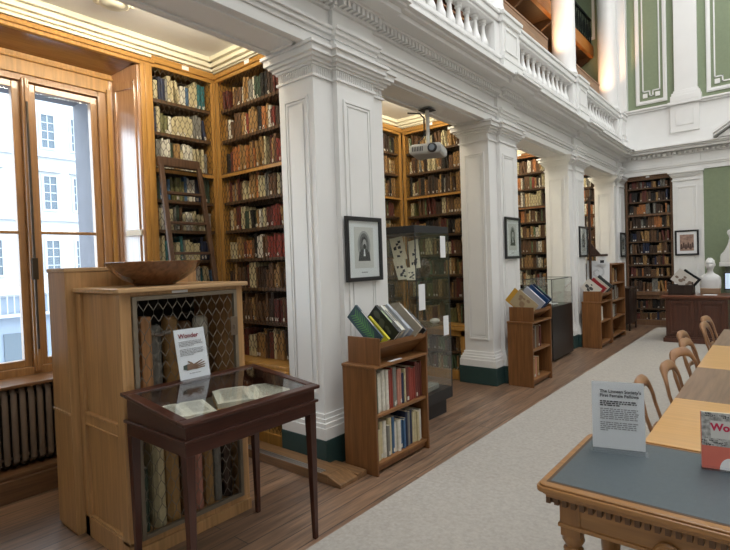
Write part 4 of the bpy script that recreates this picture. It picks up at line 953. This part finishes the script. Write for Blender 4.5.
o = MB().obox((-2.90, 4.2, .272), (.17, .02, 0), (-.03, .26, 0), (0, 0, .05)).build('pamphlet_box', MATS['cover_grey']); tag(o, 'flat grey box lying on the black base inside the glass case', 'box')
o = MB().ellipsoid((-2.8, 4.50, .965), .05, .06, .026, 12, 8).build('pale_shell', mat('pale_shell', (.6, .55, .45), .5), smooth=True); tag(o, 'pale shell lying on the lower glass shelf', 'specimen')
# projector
pj = thing('projector', 'silver ceiling projector on a pole hanging from the beam in the second alcove', 'projector', (-3.0, 4.89, 2.76))
GREYP = mat('projector_plastic', (.46, .46, .44), .4)
ca, sa = math.cos(math.radians(20)), math.sin(math.radians(20))
o_ = Vector((-3.17, 4.67, 2.765)); U = Vector((ca*.36, sa*.36, -.0)); V = Vector((-sa*.34, ca*.34, 0))
def PP(a, b_, z): return o_+U*a+V*b_+Vector((0, 0, z))
b = MB(); ring = []
for z, g_ in ((0, .06), (.02, .01), (.07, 0), (.105, .03), (.115, .08)): ring.append([PP(g_, g_, z), PP(1-g_, g_, z), PP(1-g_, 1-g_, z), PP(g_, 1-g_, z)])
vs = [p for r in ring for p in r]; fs = [(3, 2, 1, 0), (16, 17, 18, 19)]
for i in range(4):
    for k in range(4): fs.append((i*4+k, i*4+(k+1) % 4, (i+1)*4+(k+1) % 4, (i+1)*4+k))
b.add(vs, fs); b.build('body', GREYP, pj, bevel=.006)
b = MB(); b.tube([PP(.72, .0, .058), PP(.72, -.09, .058)], [.052, .045], 20); b.build('lens_barrel', BLACKM, pj, smooth=True)
b = MB(); b.tube([PP(.72, -.088, .058), PP(.72, -.094, .058)], .032, 20); b.build('lens', mat('lens_glass', (.25, .28, .32), .05, metal=.5), pj)
b = MB()
for k in range(7): b.obox(PP(.10+.05*k, -.004, .035), U*.025, V*.01, Vector((0, 0, .05)))
b.build('vent', BLACKM, pj)
b = MB(); c = PP(.5, .5, .112); b.tube([c, (c.x, c.y, 3.283)], .022, 12); b.obox(PP(.3, .35, .113), U*.4, V*.3, Vector((0, 0, .02))); b.build('pole', mat('pale_pole', (.6, .6, .58), .35, metal=.3), pj, smooth=True)
b = MB(); b.box(c.x-.07, c.x+.07, c.y-.07, c.y+.07, 3.275, 3.284); b.build('ceiling_plate', BLACKM, pj)
b = MB(); b.tube([PP(.2, .5, .115), PP(.2, .5, .17), (c.x-.05, c.y, 3.0), (c.x-.045, c.y, 3.20), (c.x-.08, c.y-.03, 3.255), (c.x-.2, c.y-.1, 3.27)], .009, 6); b.build('cable', BLACKM, pj, smooth=True)

# ------------------------------------------------------------------ black cabinet with glass box, easel, stand
bc = thing('black_cabinet', 'black plinth cabinet with a glass box on top between the small bookshelves', 'display case', (-2.9, 8.05, 0))
MB().box(-3.1, -2.65, 7.56, 8.50, .03, .83).box(-3.07, -2.69, 7.6, 8.46, 0, .03).build('plinth', BLACK, bc, bevel=.004, occ=True)
b = MB(); fr = b
for (x, y) in ((-3.1, 7.56), (-2.658, 7.56), (-3.1, 8.492), (-2.658, 8.492)): b.box(x, x+.008, y, y+.008, .83, 1.25)
frm = MB(); frm.box(-3.1, -2.65, 7.56, 7.568, 1.242, 1.25).box(-3.1, -2.65, 8.492, 8.5, 1.242, 1.25).box(-3.1, -3.092, 7.56, 8.5, 1.242, 1.25).box(-2.658, -2.65, 7.56, 8.5, 1.242, 1.25)
b.v and b.build('edge_trim', MATS['grey_edge'], bc); frm.build('top_trim', MATS['grey_edge'], bc)
MB().box(-3.09, -2.66, 7.57, 7.574, .83, 1.242).box(-3.09, -2.66, 8.488, 8.492, .83, 1.242).box(-2.662, -2.658, 7.574, 8.488, .83, 1.242).box(-3.092, -3.088, 7.574, 8.488, .83, 1.242).build('glass_box', GLASS, bc)
o = MB().obox((-2.98, 7.8, .831), (.2, 0, 0), (0, .4, 0), (0, 0, .012)).build('display_folder', PAPER); tag(o, 'white folder lying inside the glass box on the black cabinet', 'paper')
es = thing('easel', 'dark wooden easel with a tall mast behind the third small bookshelf', 'easel', (-2.78, 9.80, 0))
EW = wood('easel_wood', (.055, .028, .018), 'z', .4)
MB().box(-2.735, -2.695, 9.76, 9.80, .0, 2.66).build('mast', EW, es, bevel=.004)
MB().box(-2.72, -2.42, 9.75, 9.81, 1.56, 1.60).prism([(0, 0), (.16, 0), (0, .2)], (-2.695, 9.77, 1.60), (1, 0, 0), (0, 0, 1), (0, .02, 0)).build('ledge', EW, es, bevel=.004)
MB().box(-2.74, -2.69, 9.60, 9.86, 0, .05).build('foot', EW, es)
o_ = Vector((-2.80, 9.835, 1.05)); t = thing('poster_board', 'white board with a faint flower drawing leaning by the taller bookshelf', 'poster', o_)
MB().obox(o_, (.39, 0, -.03), (0.01, 0, .44), (0, -.006, 0)).build('board', PAPER, t)
b = MB()
for k in range(9):
    q = k*.7; r = .03+.011*k
    b.tube([(o_.x+.19+r*math.cos(q+i*.4), o_.y-.007, o_.z+.22+r*math.sin(q+i*.4)) for i in range(7)], .0028, 4)
b.build('flower_drawing', mat('soft_pencil', (.45, .45, .46), .8), t)
t = thing('notice', 'white notice with a black square above the poster board', 'sign', (-2.51, 9.80, 1.60))
MB().box(-2.585, -2.44, 9.775, 9.779, 1.415, 1.555).box(-2.52, -2.50, 9.776, 9.7785, 1.55, 1.57).build('sheet', PAPER, t); MB().box(-2.545, -2.48, 9.772, 9.775, 1.44, 1.49).build('black_block', DINK, t)
sd = thing('side_cabinet', 'small dark cabinet on short legs beside the far bookcase', 'cabinet', (-2.56, 11.75, 0))
DK = wood('very_dark_wood', (.03, .017, .012), 'z', .35)
MB().box(-2.72, -2.42, 11.42, 12.02, .14, .86).box(-2.74, -2.40, 11.40, 12.04, .86, .885).build('carcass', DK, sd, bevel=.004, occ=True)
for x in (-2.72, -2.45):
    for y in (11.42, 11.99): MB().box(x, x+.03, y, y+.03, 0, .14).build('leg', DK, sd)
for k in range(2): MB().box(-2.42, -2.408, 11.45+k*.29, 11.71+k*.29, .18, .82).build('door', DK, sd, bevel=.003)

# ------------------------------------------------------------------ desk with bust and books
dk = thing('desk', 'wide red mahogany pedestal desk with panelled front at the far end', 'desk', (-1.15, 10.6, 0))
b = MB().box(-1.60, -.70, 10.26, 10.95, .0, .78); b.build('carcass', DESKW, dk, occ=True)
b = MB().box(-1.67, -.64, 10.20, 11.0, .80, .835).box(-1.645, -.66, 10.225, 10.98, .775, .80); b.build('top', wood('desk_top_wood', (.17, .06, .03), 'x', .28, coat=.3), dk, bevel=.006, occ=True)
b = MB().box(-1.64, -.66, 10.215, 10.98, 0, .085).box(-1.62, -.68, 10.235, 10.97, .085, .11); b.build('base_moulding', DESKW, dk, bevel=.006)
for xa, xb in ((-1.56, -1.18), (-1.12, -.74)):
    b = MB(); frame_bars(b, xa, xb, 10.24, 10.26, .15, .74, .05, 'y'); b.box(xa+.09, xb-.09, 10.247, 10.26, .24, .65); b.build('panel', DESKW, dk, bevel=.006)
ch = thing('book_box', 'dark wooden box holding display books on the left end of the desk', 'box', (-1.38, 10.5, .836))
b = MB().box(-1.575, -1.20, 10.36, 10.375, .836, 1.01).box(-1.575, -1.20, 10.66, 10.675, .836, 1.01).box(-1.575, -1.56, 10.375, 10.66, .836, 1.01).box(-1.215, -1.20, 10.375, 10.66, .836, 1.06).box(-1.56, -1.215, 10.375, 10.66, .836, .85)
b.build('box_walls', DK, ch, bevel=.003)
trough_book('white book with printed figures standing tilted in the box on the desk', 10.42, .03, .33, .24, CT('white4', rgb(206, 200, 192)), (-1.40, 1.30), group='books in the box on the desk', decor=blotch((.22, .16, .12), 'figures_print'), ang=38)
trough_book('black and white book behind the white one in the box on the desk', 10.50, .08, .30, .2, CT('black4', rgb(24, 24, 26)), (-1.33, 1.285), group='books in the box on the desk', deco_m=PAPER, ang=38)
o = MB().box(-1.06, -.86, 10.34, 10.52, .836, .84).build('paper_sheet', PAPER); tag(o, 'sheet of white paper lying on the desk in front of the bust', 'paper')
# bust
bu = thing('bust', 'white plaster bust of a curly haired person on the desk', 'bust', (-.985, 10.78, .836))
PLAS = mat('white_plaster', (.74, .74, .73), .5)
cx, cy = -.985, 10.78
b = MB(); n = 36; rings = []
def face(x, y, z):          # eye sockets, cheeks and mouth pressed into the front of the head
    if y > 0 or z < 1.26 or z > 1.43: return 0
    f_ = 0
    for ex in (-.028, .028): f_ += .020*math.exp(-((x-ex)/.016)**2-((z-1.362)/.013)**2)
    f_ += .008*math.exp(-(x/.024)**2-((z-1.293)/.006)**2)-.010*math.exp(-(x/.03)**2-((z-1.268)/.012)**2)-.008*math.exp(-(x/.06)**2-((z-1.388)/.008)**2)
    return f_
prof_ = [(.93, .155, .085, .0), (1.0, .160, .09, 0), (1.08, .158, .09, 0), (1.13, .148, .08, 0), (1.165, .115, .065, 0), (1.19, .07, .055, 0), (1.215, .046, .048, -.005), (1.25, .043, .045, -.01), (1.275, .052, .055, -.018), (1.30, .062, .070, -.022), (1.34, .070, .080, -.02), (1.38, .073, .082, -.018), (1.42, .066, .074, -.012), (1.445, .045, .05, -.01), (1.455, .012, .015, -.01)]
fine = []
for p_, q_ in zip(prof_, prof_[1:]):
    m_ = max(1, int((q_[0]-p_[0])/.010))
    for t_ in range(m_): fine.append(tuple(p_[i_]+(q_[i_]-p_[i_])*t_/m_ for i_ in range(4)))
fine.append(prof_[-1])
for z, rx, ry, oy in fine:
    rings.append([(cx+rx*math.cos(2*PI*k/n), cy+oy+ry*math.sin(2*PI*k/n)+face(rx*math.cos(2*PI*k/n), math.sin(2*PI*k/n), z), z) for k in range(n)])
vs = [p for r in rings for p in r]; fs = [tuple(range(n-1, -1, -1)), tuple((len(rings)-1)*n+k for k in range(n))]
for i in range(len(rings)-1):
    for k in range(n): k2 = (k+1) % n; fs.append((i*n+k, i*n+k2, (i+1)*n+k2, (i+1)*n+k))
b.add(vs, fs)
b.prism([(-.012, 0), (.012, 0), (.005, .05), (-.005, .05)], (cx, cy-.088, 1.318), (1, 0, 0), (0, .12, 1), (0, -.024, 0))
b.ellipsoid((cx-.072, cy-.01, 1.345), .01, .02, .028, 8, 6).ellipsoid((cx+.072, cy-.01, 1.345), .01, .02, .028, 8, 6)
b.build('figure', PLAS, bu, smooth=True)
b = MB(); R = random.Random(3)
for k in range(46):
    a = R.uniform(0, 2*PI); h = R.uniform(0, 1); z = 1.38+.075*h; r = (1-h*.75)
    if math.sin(a) < -.45 and z < 1.41: continue
    b.ellipsoid((cx+.074*r*math.cos(a), cy-.012+.084*r*math.sin(a), z), .021, .021, .017, 7, 5)
b.build('hair', PLAS, bu, smooth=True)
b = MB().box(cx-.145, cx+.145, cy-.09, cy+.09, .836, .935); b.build('socle', mat('socle_wood', (.30, .19, .11), .4), bu, bevel=.008)
# monitor and chimneypiece at the right edge
mo = thing('monitor', 'small screen with a black bezel standing at the right end of the desk', 'monitor', (-.66, 10.5, .836))
b = MB().box(-.76, -.32, 10.43, 10.46, .92, 1.22); b.build('bezel', BLACKM, mo, bevel=.004)
MB().box(-.745, -.335, 10.426, 10.43, .945, 1.205).build('screen', mat('lit_screen', (.55, .68, .85), .3, emit=.5), mo)
MB().box(-.56, -.52, 10.46, 10.48, .85, 1.0).box(-.64, -.44, 10.40, 10.56, .836, .85).build('stand', BLACKM, mo)
cpz = thing('chimneypiece', 'grey green chimneypiece with a white marble shelf on the far green wall', 'fireplace', (-.2, 12.3, 0))
MB().box(-.86, -.6, 12.1, 12.57, 0, 1.28).box(.4, .66, 12.1, 12.57, 0, 1.28).box(-.6, .4, 12.1, 12.57, 1.0, 1.28).build('surround', mat('grey_green_marble', rgb(96, 104, 92), .4, var=.15), cpz, bevel=.006)
MB().box(-.95, .75, 11.98, 12.57, 1.28, 1.37).build('shelf', mat('white_marble', (.72, .72, .70), .35), cpz, bevel=.01)
b = MB(); pf = [(0, 0), (.42, 0), (.42, .62), (.15, .62), (.12, .60), (.11, .55), (.14, .50), (.15, .45), (.13, .36), (.09, .26), (.06, .2), (.015, .15), (0, .1)]
b.prism(pf, (-.935, 12.0, 1.371), (1, 0, 0), (0, 0, 1), (0, .3, 0)); o = b.build('marble_scroll', mat('white_marble', (.72, .72, .70), .35), bevel=.02, seg=3); tag(o, 'white carved marble scroll standing on the chimneypiece shelf', 'sculpture')
b = MB(); X = [(-.98, 3.83), (.98, 3.83), (.98, 3.90), (0, 4.62), (-.98, 3.90)]
b.prism([(-1.0, 3.835), (1.0, 3.835), (1.0, 3.86), (0.0, 4.52), (-1.0, 3.86)], (0.05, YF-.30, 0), (1, 0, 0), (0, 0, 1), (0, .25, 0))
for s_ in (-1, 1):
    p, q = Vector((.05+s_*1.08, YF-.42, 3.84)), Vector((.05, YF-.42, 4.56)); dd = (q-p)
    b.obox(p, dd, (0, .35, 0), (0, 0, .08)); b.obox(p+Vector((0, -.04, .05)), dd, (0, .35, 0), (0, 0, .05))
o = b.build('pediment', WHITE, bevel=.006); o['kind'] = 'structure'

# ------------------------------------------------------------------ reading tables and chairs
LIGHT = wood('pale_table_top', (.60, .335, .115), 'x', .3, .10, coat=.2); BROWN = wood('brown_table_top', (.22, .135, .08), 'y', .33, .25, scale=.8)
TW = wood('table_frame_wood', (.32, .16, .06), 'z', .4)
segs = [(2.525, 3.39, LIGHT, 'pale reading table behind the leather topped table, first of the row'), (3.39, 4.37, BROWN, 'brown topped reading table with visible grain, second of the row'),
        (4.37, 5.46, LIGHT, 'pale reading table between the two brown topped ones'), (5.46, 6.61, BROWN, 'farthest brown reading table at the end of the row')]
for ya, yb, m, lab in segs:
    t = thing('reading_table', lab, 'table', (.1, (ya+yb)/2, 0.012), 'reading tables in a row')
    MB().box(-.49, .75, ya+.002, yb-.002, .722, .75).build('tabletop', m, t, bevel=.003)
    MB().box(-.43, .69, ya+.05, yb-.05, .63, .722).build('apron', TW, t)
    for x in (-.43, .63):
        for y in (ya+.05, yb-.11): MB().box(x, x+.06, y, y+.06, .012, .64).build('leg', TW, t, bevel=.004)
nt_ = thing('library_table', 'carved oak library table with a slate blue leather top in the foreground', 'table', (.1, 2.17, .012))
OT = wood('carved_oak', (.34, .165, .055), 'x', .3, .2, coat=.35); OTZ = wood('carved_oak_leg', (.30, .14, .045), 'z', .3, .2, coat=.3)
xa, xb, ya, yb = -.725, .95, 1.83, 2.515
def rrect(x0, x1, y0, y1, r, n=5):
    P = []
    for cx_, cy_, a0 in ((x1-r, y1-r, 0), (x0+r, y1-r, PI/2), (x0+r, y0+r, PI), (x1-r, y0+r, 1.5*PI)):
        for i in range(n+1): q = a0+PI/2*i/n; P.append((cx_+r*math.cos(q), cy_+r*math.sin(q)))
    return P
b = MB()
for (ins, z0, z1) in ((.012, .712, .722), (.0, .722, .742), (.008, .742, .750)): b.prism(rrect(xa+ins, xb-ins, ya+ins, yb-ins, .03), (0, 0, z0), (1, 0, 0), (0, 1, 0), (0, 0, z1-z0))
b.build('tabletop', OT, nt_, bevel=.004)
MB().box(xa+.042, xb-.042, ya+.055, yb-.035, .7502, .7515).build('leather_inlay', mat('slate_blue_leather', rgb(76, 87, 92), .45, var=.06, vscale=60, bump=.15, bscale=500), nt_)
b = MB().box(xa+.030, xb-.030, ya+.043, yb-.023, .7501, .7508); b.build('inlay_border', mat('dark_line', (.08, .04, .015), .5), nt_)
b = MB().box(xa+.07, xb-.07, ya+.06, yb-.05, .585, .70).box(xa+.065, xb-.065, ya+.052, yb-.045, .585, .60).box(xa+.03, xb-.03, ya+.03, yb-.02, .696, .712)
b.build('apron', OT, nt_, bevel=.003)
b = MB(); x = xa+.03
while x < xb-.04: b.box(x, x+.016, ya+.034, ya+.06, .672, .697); x += .03
y = ya+.05
while y < yb-.04: b.box(xa+.034, xa+.07, y, y+.016, .672, .697); y += .03
b.build('dentil_moulding', mat('dark_carved_oak', (.12, .055, .02), .4), nt_)  # dentils in a darker brown than the rest of the oak
for x in (xa+.075, xb-.145):
    for y in (ya+.055, yb-.115):
        b = MB().box(x, x+.07, y, y+.07, .555, .697).box(x+.004, x+.066, y+.004, y+.066, .012, .12)
        b.lathe([(.034, .12), (.04, .14), (.028, .16), (.036, .20), (.042, .30), (.036, .42), (.028, .47), (.036, .485), (.036, .50), (.026, .51), (.04, .535), (.036, .556)], x+.035, y+.035, 18)
        b.build('leg', OTZ, nt_, smooth=True)
b = MB(); c = Vector((-.30, ya+.048, .60)); b.tube([c+Vector((.035*math.cos(q), 0, .03*math.sin(q))) for q in [i*2*PI/16 for i in range(17)]], .010, 8).prism([(-.05, -.045), (.05, -.045), (.035, -.015), (-.035, -.015)], c, (1, 0, 0), (0, 0, 1), (0, .012, 0)); b.build('carved_ring', OT, nt_, smooth=True)
# sign on the library table
base = Vector((-.652, 2.325, .754)); uu = Vector((.965, .26, 0)).normalized(); vv = Vector((-.0, .16, 1)).normalized(); vv = (vv-uu*vv.dot(uu)).normalized(); nn = uu.cross(vv).normalized()
ts = thing('table_sign', 'white sign sheet in a clear holder on the slate blue leather table', 'sign', base)
SW, SH = .205, .285
MB().obox(base, uu*SW, vv*SH, nn*-.002).build('sheet', PAPER, ts)
b = MB(); b.obox(base-uu*.003+nn*.0015, uu*(SW+.006), vv*(SH+.003), nn*.0015); b.obox(base-uu*.006-Vector((0, 0, .0022)), uu*(SW+.012), Vector((nn.x, nn.y, 0)).normalized()*.06, Vector((0, 0, .002))); b.obox(base-Vector((0, 0, .0022)), uu*SW, Vector((nn.x, nn.y, 0)).normalized()*-.05, Vector((0, 0, .002))); b.build('holder', ACRYL, ts)
o = base+nn*.0036
text('heading', "The Linnean Society's\nFirst Female Fellows", .0185, o+uu*.032+vv*.238, uu, vv, DINK, ts, bold=.0004)
b = MB(); text_lines(b, o+uu*.032+vv*.198, uu, vv, .15, 3, .0085, .0050, R0, .55); b.build('bold_lines', DINK, ts)
b = MB(); text_lines(b, o+uu*.032+vv*.166, uu, vv, .15, 6, .0083, .004, R0, .97); text_lines(b, o+uu*.032+vv*.108, uu, vv, .15, 5, .0083, .004, R0, .2); b.build('printed_lines', INK, ts)
# book in an acrylic stand at the right edge
base = Vector((-.247, 2.32, .7585)); uu = Vector((.985, .17, 0)).normalized(); vv = Vector((-.02, .17, 1)).normalized(); vv = (vv-uu*vv.dot(uu)).normalized(); nn = uu.cross(vv).normalized()
wb = thing('paperback_book', 'paperback with grey floral cover and crimson title in a clear stand on the leather table', 'book', base)
BW, BH, BT = .165, .212, .03
MB().obox(base, uu*BW, vv*BH, nn*-BT).build('page_block', PAGES, wb)
MB().obox(base+nn*.0002-uu*.0015, uu*(BW+.0015), vv*BH, nn*.001).obox(base-uu*.0015-nn*BT, uu*.0015, vv*BH, nn*BT).build('cover', mat('coral_cover', rgb(206, 108, 92), .35), wb)
b = MB().obox(base+nn*.0013+vv*.085, uu*BW, vv*(BH-.085), nn*.0004); b.build('grey_cover_panel', mat('grey_floral_print', (.36, .36, .35), .4, var=.55, vscale=70), wb)
b = MB().obox(base+nn*.0018+vv*.115+uu*.03, uu*(BW-.045), vv*.066, nn*.0003); b.build('pale_cover_panel', mat('pale_print', (.58, .58, .56), .4), wb)
b = MB(); R = random.Random(12)
for k in range(60):
    a_, c_ = R.uniform(.0, BW-.01), R.choice([R.uniform(.086, .115), R.uniform(.188, .208), R.uniform(.086, .206) if R.random() < .3 else R.uniform(.088, .11)])
    p = base+nn*.0022+uu*a_+vv*c_; r = R.uniform(.003, .007); b.add([p+uu*r*math.cos(q)+vv*r*1.3*math.sin(q)*(.5+.5*math.cos(q*2)) for q in [i*PI/4 for i in range(8)]], [tuple(range(8))])
b.build('floral_print', mat('charcoal_print', (.06, .06, .06), .5), wb)
text('title', 'Wonder', .038, base+nn*.0026+uu*.030+vv*.145, uu, vv, mat('magenta_ink', (.50, .015, .07), .5), wb, bold=.0016)
b = MB().prism([(.09+.035*math.cos(PI*i/10), .0+.045*math.sin(PI*i/10)) for i in range(11)], base+nn*.0013, uu, vv, nn*.0004); b.build('white_motif', PAPER, wb)
st = thing('book_stand', 'clear acrylic stand holding the crimson titled paperback', 'stand', base)
b = MB(); b.obox(base-nn*(BT+.002)-uu*.004, uu*(BW+.008), vv*.15, nn*-.002).obox(base-Vector((0, 0, .004))-nn*(BT+.003)-uu*.004, uu*(BW+.008), nn*(BT+.03), Vector((0, 0, .003))).obox(base+nn*.026-Vector((0, 0, .003))-uu*.004, uu*(BW+.008), Vector((0, 0, .018)), nn*.002); b.build('support', ACRYL, st)

# chairs: a curved hoop back, crossbar, shaped seat and four legs; built once facing +x
CHW = wood('chair_wood', (.25, .11, .042), 'z', .3, .2, coat=.35)
CHT = mat('worn_chair_rail', (.32, .16, .075), .32, var=.15, vscale=14, coat=.3)
def make_chair(label):
    t = thing('reading_chair', label, 'chair', (0, 0, .012), 'hoop backed chairs at the reading tables'); z_ = .012
    b = MB(); pts = []; rr = []
    hw = .185
    for i in range(21):
        q = PI*i/20; c_, s_ = math.cos(q), math.sin(q)
        yy = -hw*(abs(c_)**.60)*(1 if c_ > 0 else -1); zz = .60+.240*(s_**.55)
        pts.append((-.025-.06*(zz-.45)/.4-.03*s_**2, yy*(1.0), zz))
    pts = [(.0, -.165, z_+.43)]+[(-.015, -.178, .54)]+pts[1:-1]+[(-.015, .178, .54), (.0, .165, z_+.43)]
    n = len(pts)
    for i in range(n):
        m_ = 1-abs(i-(n-1)/2)/((n-1)/2); rr.append(.017+.019*min(1, m_*1.35)**3)
    b.tube(pts, rr, 10, flat=.62, up=(0, 1, 0)); b.build('hoop_back', CHT, t, smooth=True)
    b = MB(); b.tube([(-.02, -.172, .555), (-.04, -.09, .566), (-.045, 0, .57), (-.04, .09, .566), (-.02, .172, .555)], [.016, .02, .021, .02, .016], 8, flat=.6, up=(0, 0, 1)); b.build('crossbar', CHW, t, smooth=True)
    b = MB(); P = [(-.02, -.185), (.16, -.205), (.36, -.215), (.41, -.19), (.425, 0), (.41, .19), (.36, .215), (.16, .205), (-.02, .185), (-.035, 0)]
    b.prism(P, (0, 0, .435), (1, 0, 0), (0, 1, 0), (0, 0, .03)); b.build('seat', CHW, t, bevel=.01)
    for s_ in (-1, 1):
        b = MB(); b.tube([(.0, s_*.165, .44), (-.02, s_*.172, .25), (-.06, s_*.18, z_)], [.018, .017, .013], 8); b.build('leg', CHW, t, smooth=True)
        b = MB(); b.tube([(.36, s_*.18, .44), (.365, s_*.182, .25), (.37, s_*.185, z_)], [.02, .019, .014], 8); b.build('leg', CHW, t, smooth=True)
    b = MB(); b.tube([(-.03, -.175, .2), (-.03, .175, .2)], .01).tube([(.367, -.183, .22), (.367, .183, .22)], .01); b.build('stretcher', CHW, t, smooth=True)
    return t
spots = [(-0.55, 3.36, 3, 'nearest hoop backed wooden chair, partly behind the white table sign'), (-0.5, 3.91, -3, 'second hoop backed chair, drawn up beside the brown reading table'),
         (-0.51, 4.47, -16, 'third hoop backed chair, turned outward with a wide curved back'), (-0.535, 5, -6, 'fourth hoop backed chair, just beyond the turned one'),
         (-0.62, 5.48, -4, 'small looking hoop backed chair set back from the tables before the desk'), (-0.525, 6.26, -4, 'hoop backed chair by the edge of the farthest brown table'),
         (-0.57, 6.83, -8, 'farthest hoop backed chair, standing before the desk panels')]
c0 = make_chair(spots[0][3])
for i, (x, y, a, lab) in enumerate(spots):
    if i == 0: c0.location = (x, y, 0.0); c0.rotation_euler = (0, 0, math.radians(a))
    else: copy_thing(c0, (x, y, 0.0), math.radians(a), lab)

# ------------------------------------------------------------------ books: work out which the photograph shows, build the 300 largest one by one, the rest as one mass
def book_frame(bk):
    if bk['axis'] == 'x': o = Vector((bk['a'], bk['plane']+bk['inset'], bk['z'])); u = Vector((1, 0, 0)); d = Vector((0, 1, 0))
    else: o = Vector((bk['plane']-bk['inset'], bk['a'], bk['z'])); u = Vector((0, 1, 0)); d = Vector((-1, 0, 0))
    Z = Vector((0, 0, 1)); l = bk['lean']
    if l:
        c_, s_ = math.cos(l), math.sin(l); return o+u*(bk['h']*s_), u*c_+Z*s_, d, Z*c_-u*s_
    return o, u, d, Z
def book_geo(b, bk, cm, pm, tm):
    o, u, d, Z = book_frame(bk); w_, h, dp = bk['w'], bk['h'], bk['d']; r = min(.010, w_*.3)
    b.mat(cm); pts = [(0, r*.9), (w_*.12, r*.3), (w_*.35, 0), (w_*.65, 0), (w_*.88, r*.3), (w_, r*.9), (w_, dp), (0, dp)]
    n = 8; flip = u.cross(d).dot(Z) < 0
    P = [o+u*x+d*y for x, y in pts]; vs = P+[p+Z*h for p in P]
    sides = [(i, (i+1) % n, n+(i+1) % n, n+i) for i in range(n)]
    bot = tuple(range(n-1, -1, -1)); top = tuple(range(n, 2*n))
    fs = sides+[bot]; 
    if flip: fs = [f_[::-1] for f_ in fs]; top = top[::-1]
    b.add(vs, fs); b.mat(pm); b.add(vs[n:], [tuple(range(n)) if not flip else tuple(range(n-1, -1, -1))])
    if bk['tag']:
        b.mat(tm); q = o-d*.0012+u*w_*.2+Z*.012; qq = [q, q+u*w_*.6, q+u*w_*.6+Z*min(.03, h*.16), q+Z*min(.03, h*.16)]
        b.add(qq, [(0, 1, 2, 3) if not flip else (3, 2, 1, 0)])
vsum = []; fsum = []
for vs, fs in OCC:
    k = len(vsum); vsum += vs; fsum += [tuple(k+i for i in f_) for f_ in fs]
tree = BVHTree.FromPolygons([Vector(v) for v in vsum], fsum)
for bk in BOOKS:
    o, u, d, Z = book_frame(bk); seen = 0
    for fu in (.2, .8):
        for fz in (.15, .5, .9):
            P = o+u*bk['w']*fu+Z*bk['h']*fz-d*.002; q = project(P)
            if not q or not (0 < q[0] < 730 and 0 < q[1] < 550): continue
            v = P-EYE; L = v.length
            if tree.ray_cast(EYE, v/L, L-.02)[0] is None: seen += 1
    a, c_ = project(o), project(o+u*bk['w']+Z*bk['h'])
    bk['score'] = (0 if bk['group'] == 'books in the gallery' else 1)*seen/6*abs((a[0]-c_[0])*(a[1]-c_[1])) if a and c_ and seen >= 2 else 0
order = sorted(BOOKS, key=lambda k: -k['score'])
solo = order[:300]
cov = lambda c_: MATS['cover_'+c_.replace(' ', '_')]
for bk in solo:
    b = MB(); book_geo(b, bk, 0, 1, 2); o = b.build('book', [cov(bk['col']), PAGES, TAG])
    tag(o, bk['label'], 'book', bk['group'])
names = list(COL); b = MB()
for bk in order[300:]: book_geo(b, bk, names.index(bk['col']), len(names), len(names)+1)
o = b.build('books', [cov(c_) for c_ in names]+[PAGES, TAG]); o['kind'] = 'stuff'; tag(o, 'the many smaller books standing behind wire in the far bookcases', 'books')
print('BOOKS', len(BOOKS), 'seen', sum(1 for k in BOOKS if k['score'] > 0), 'smallest solo', solo[-1]['score'])
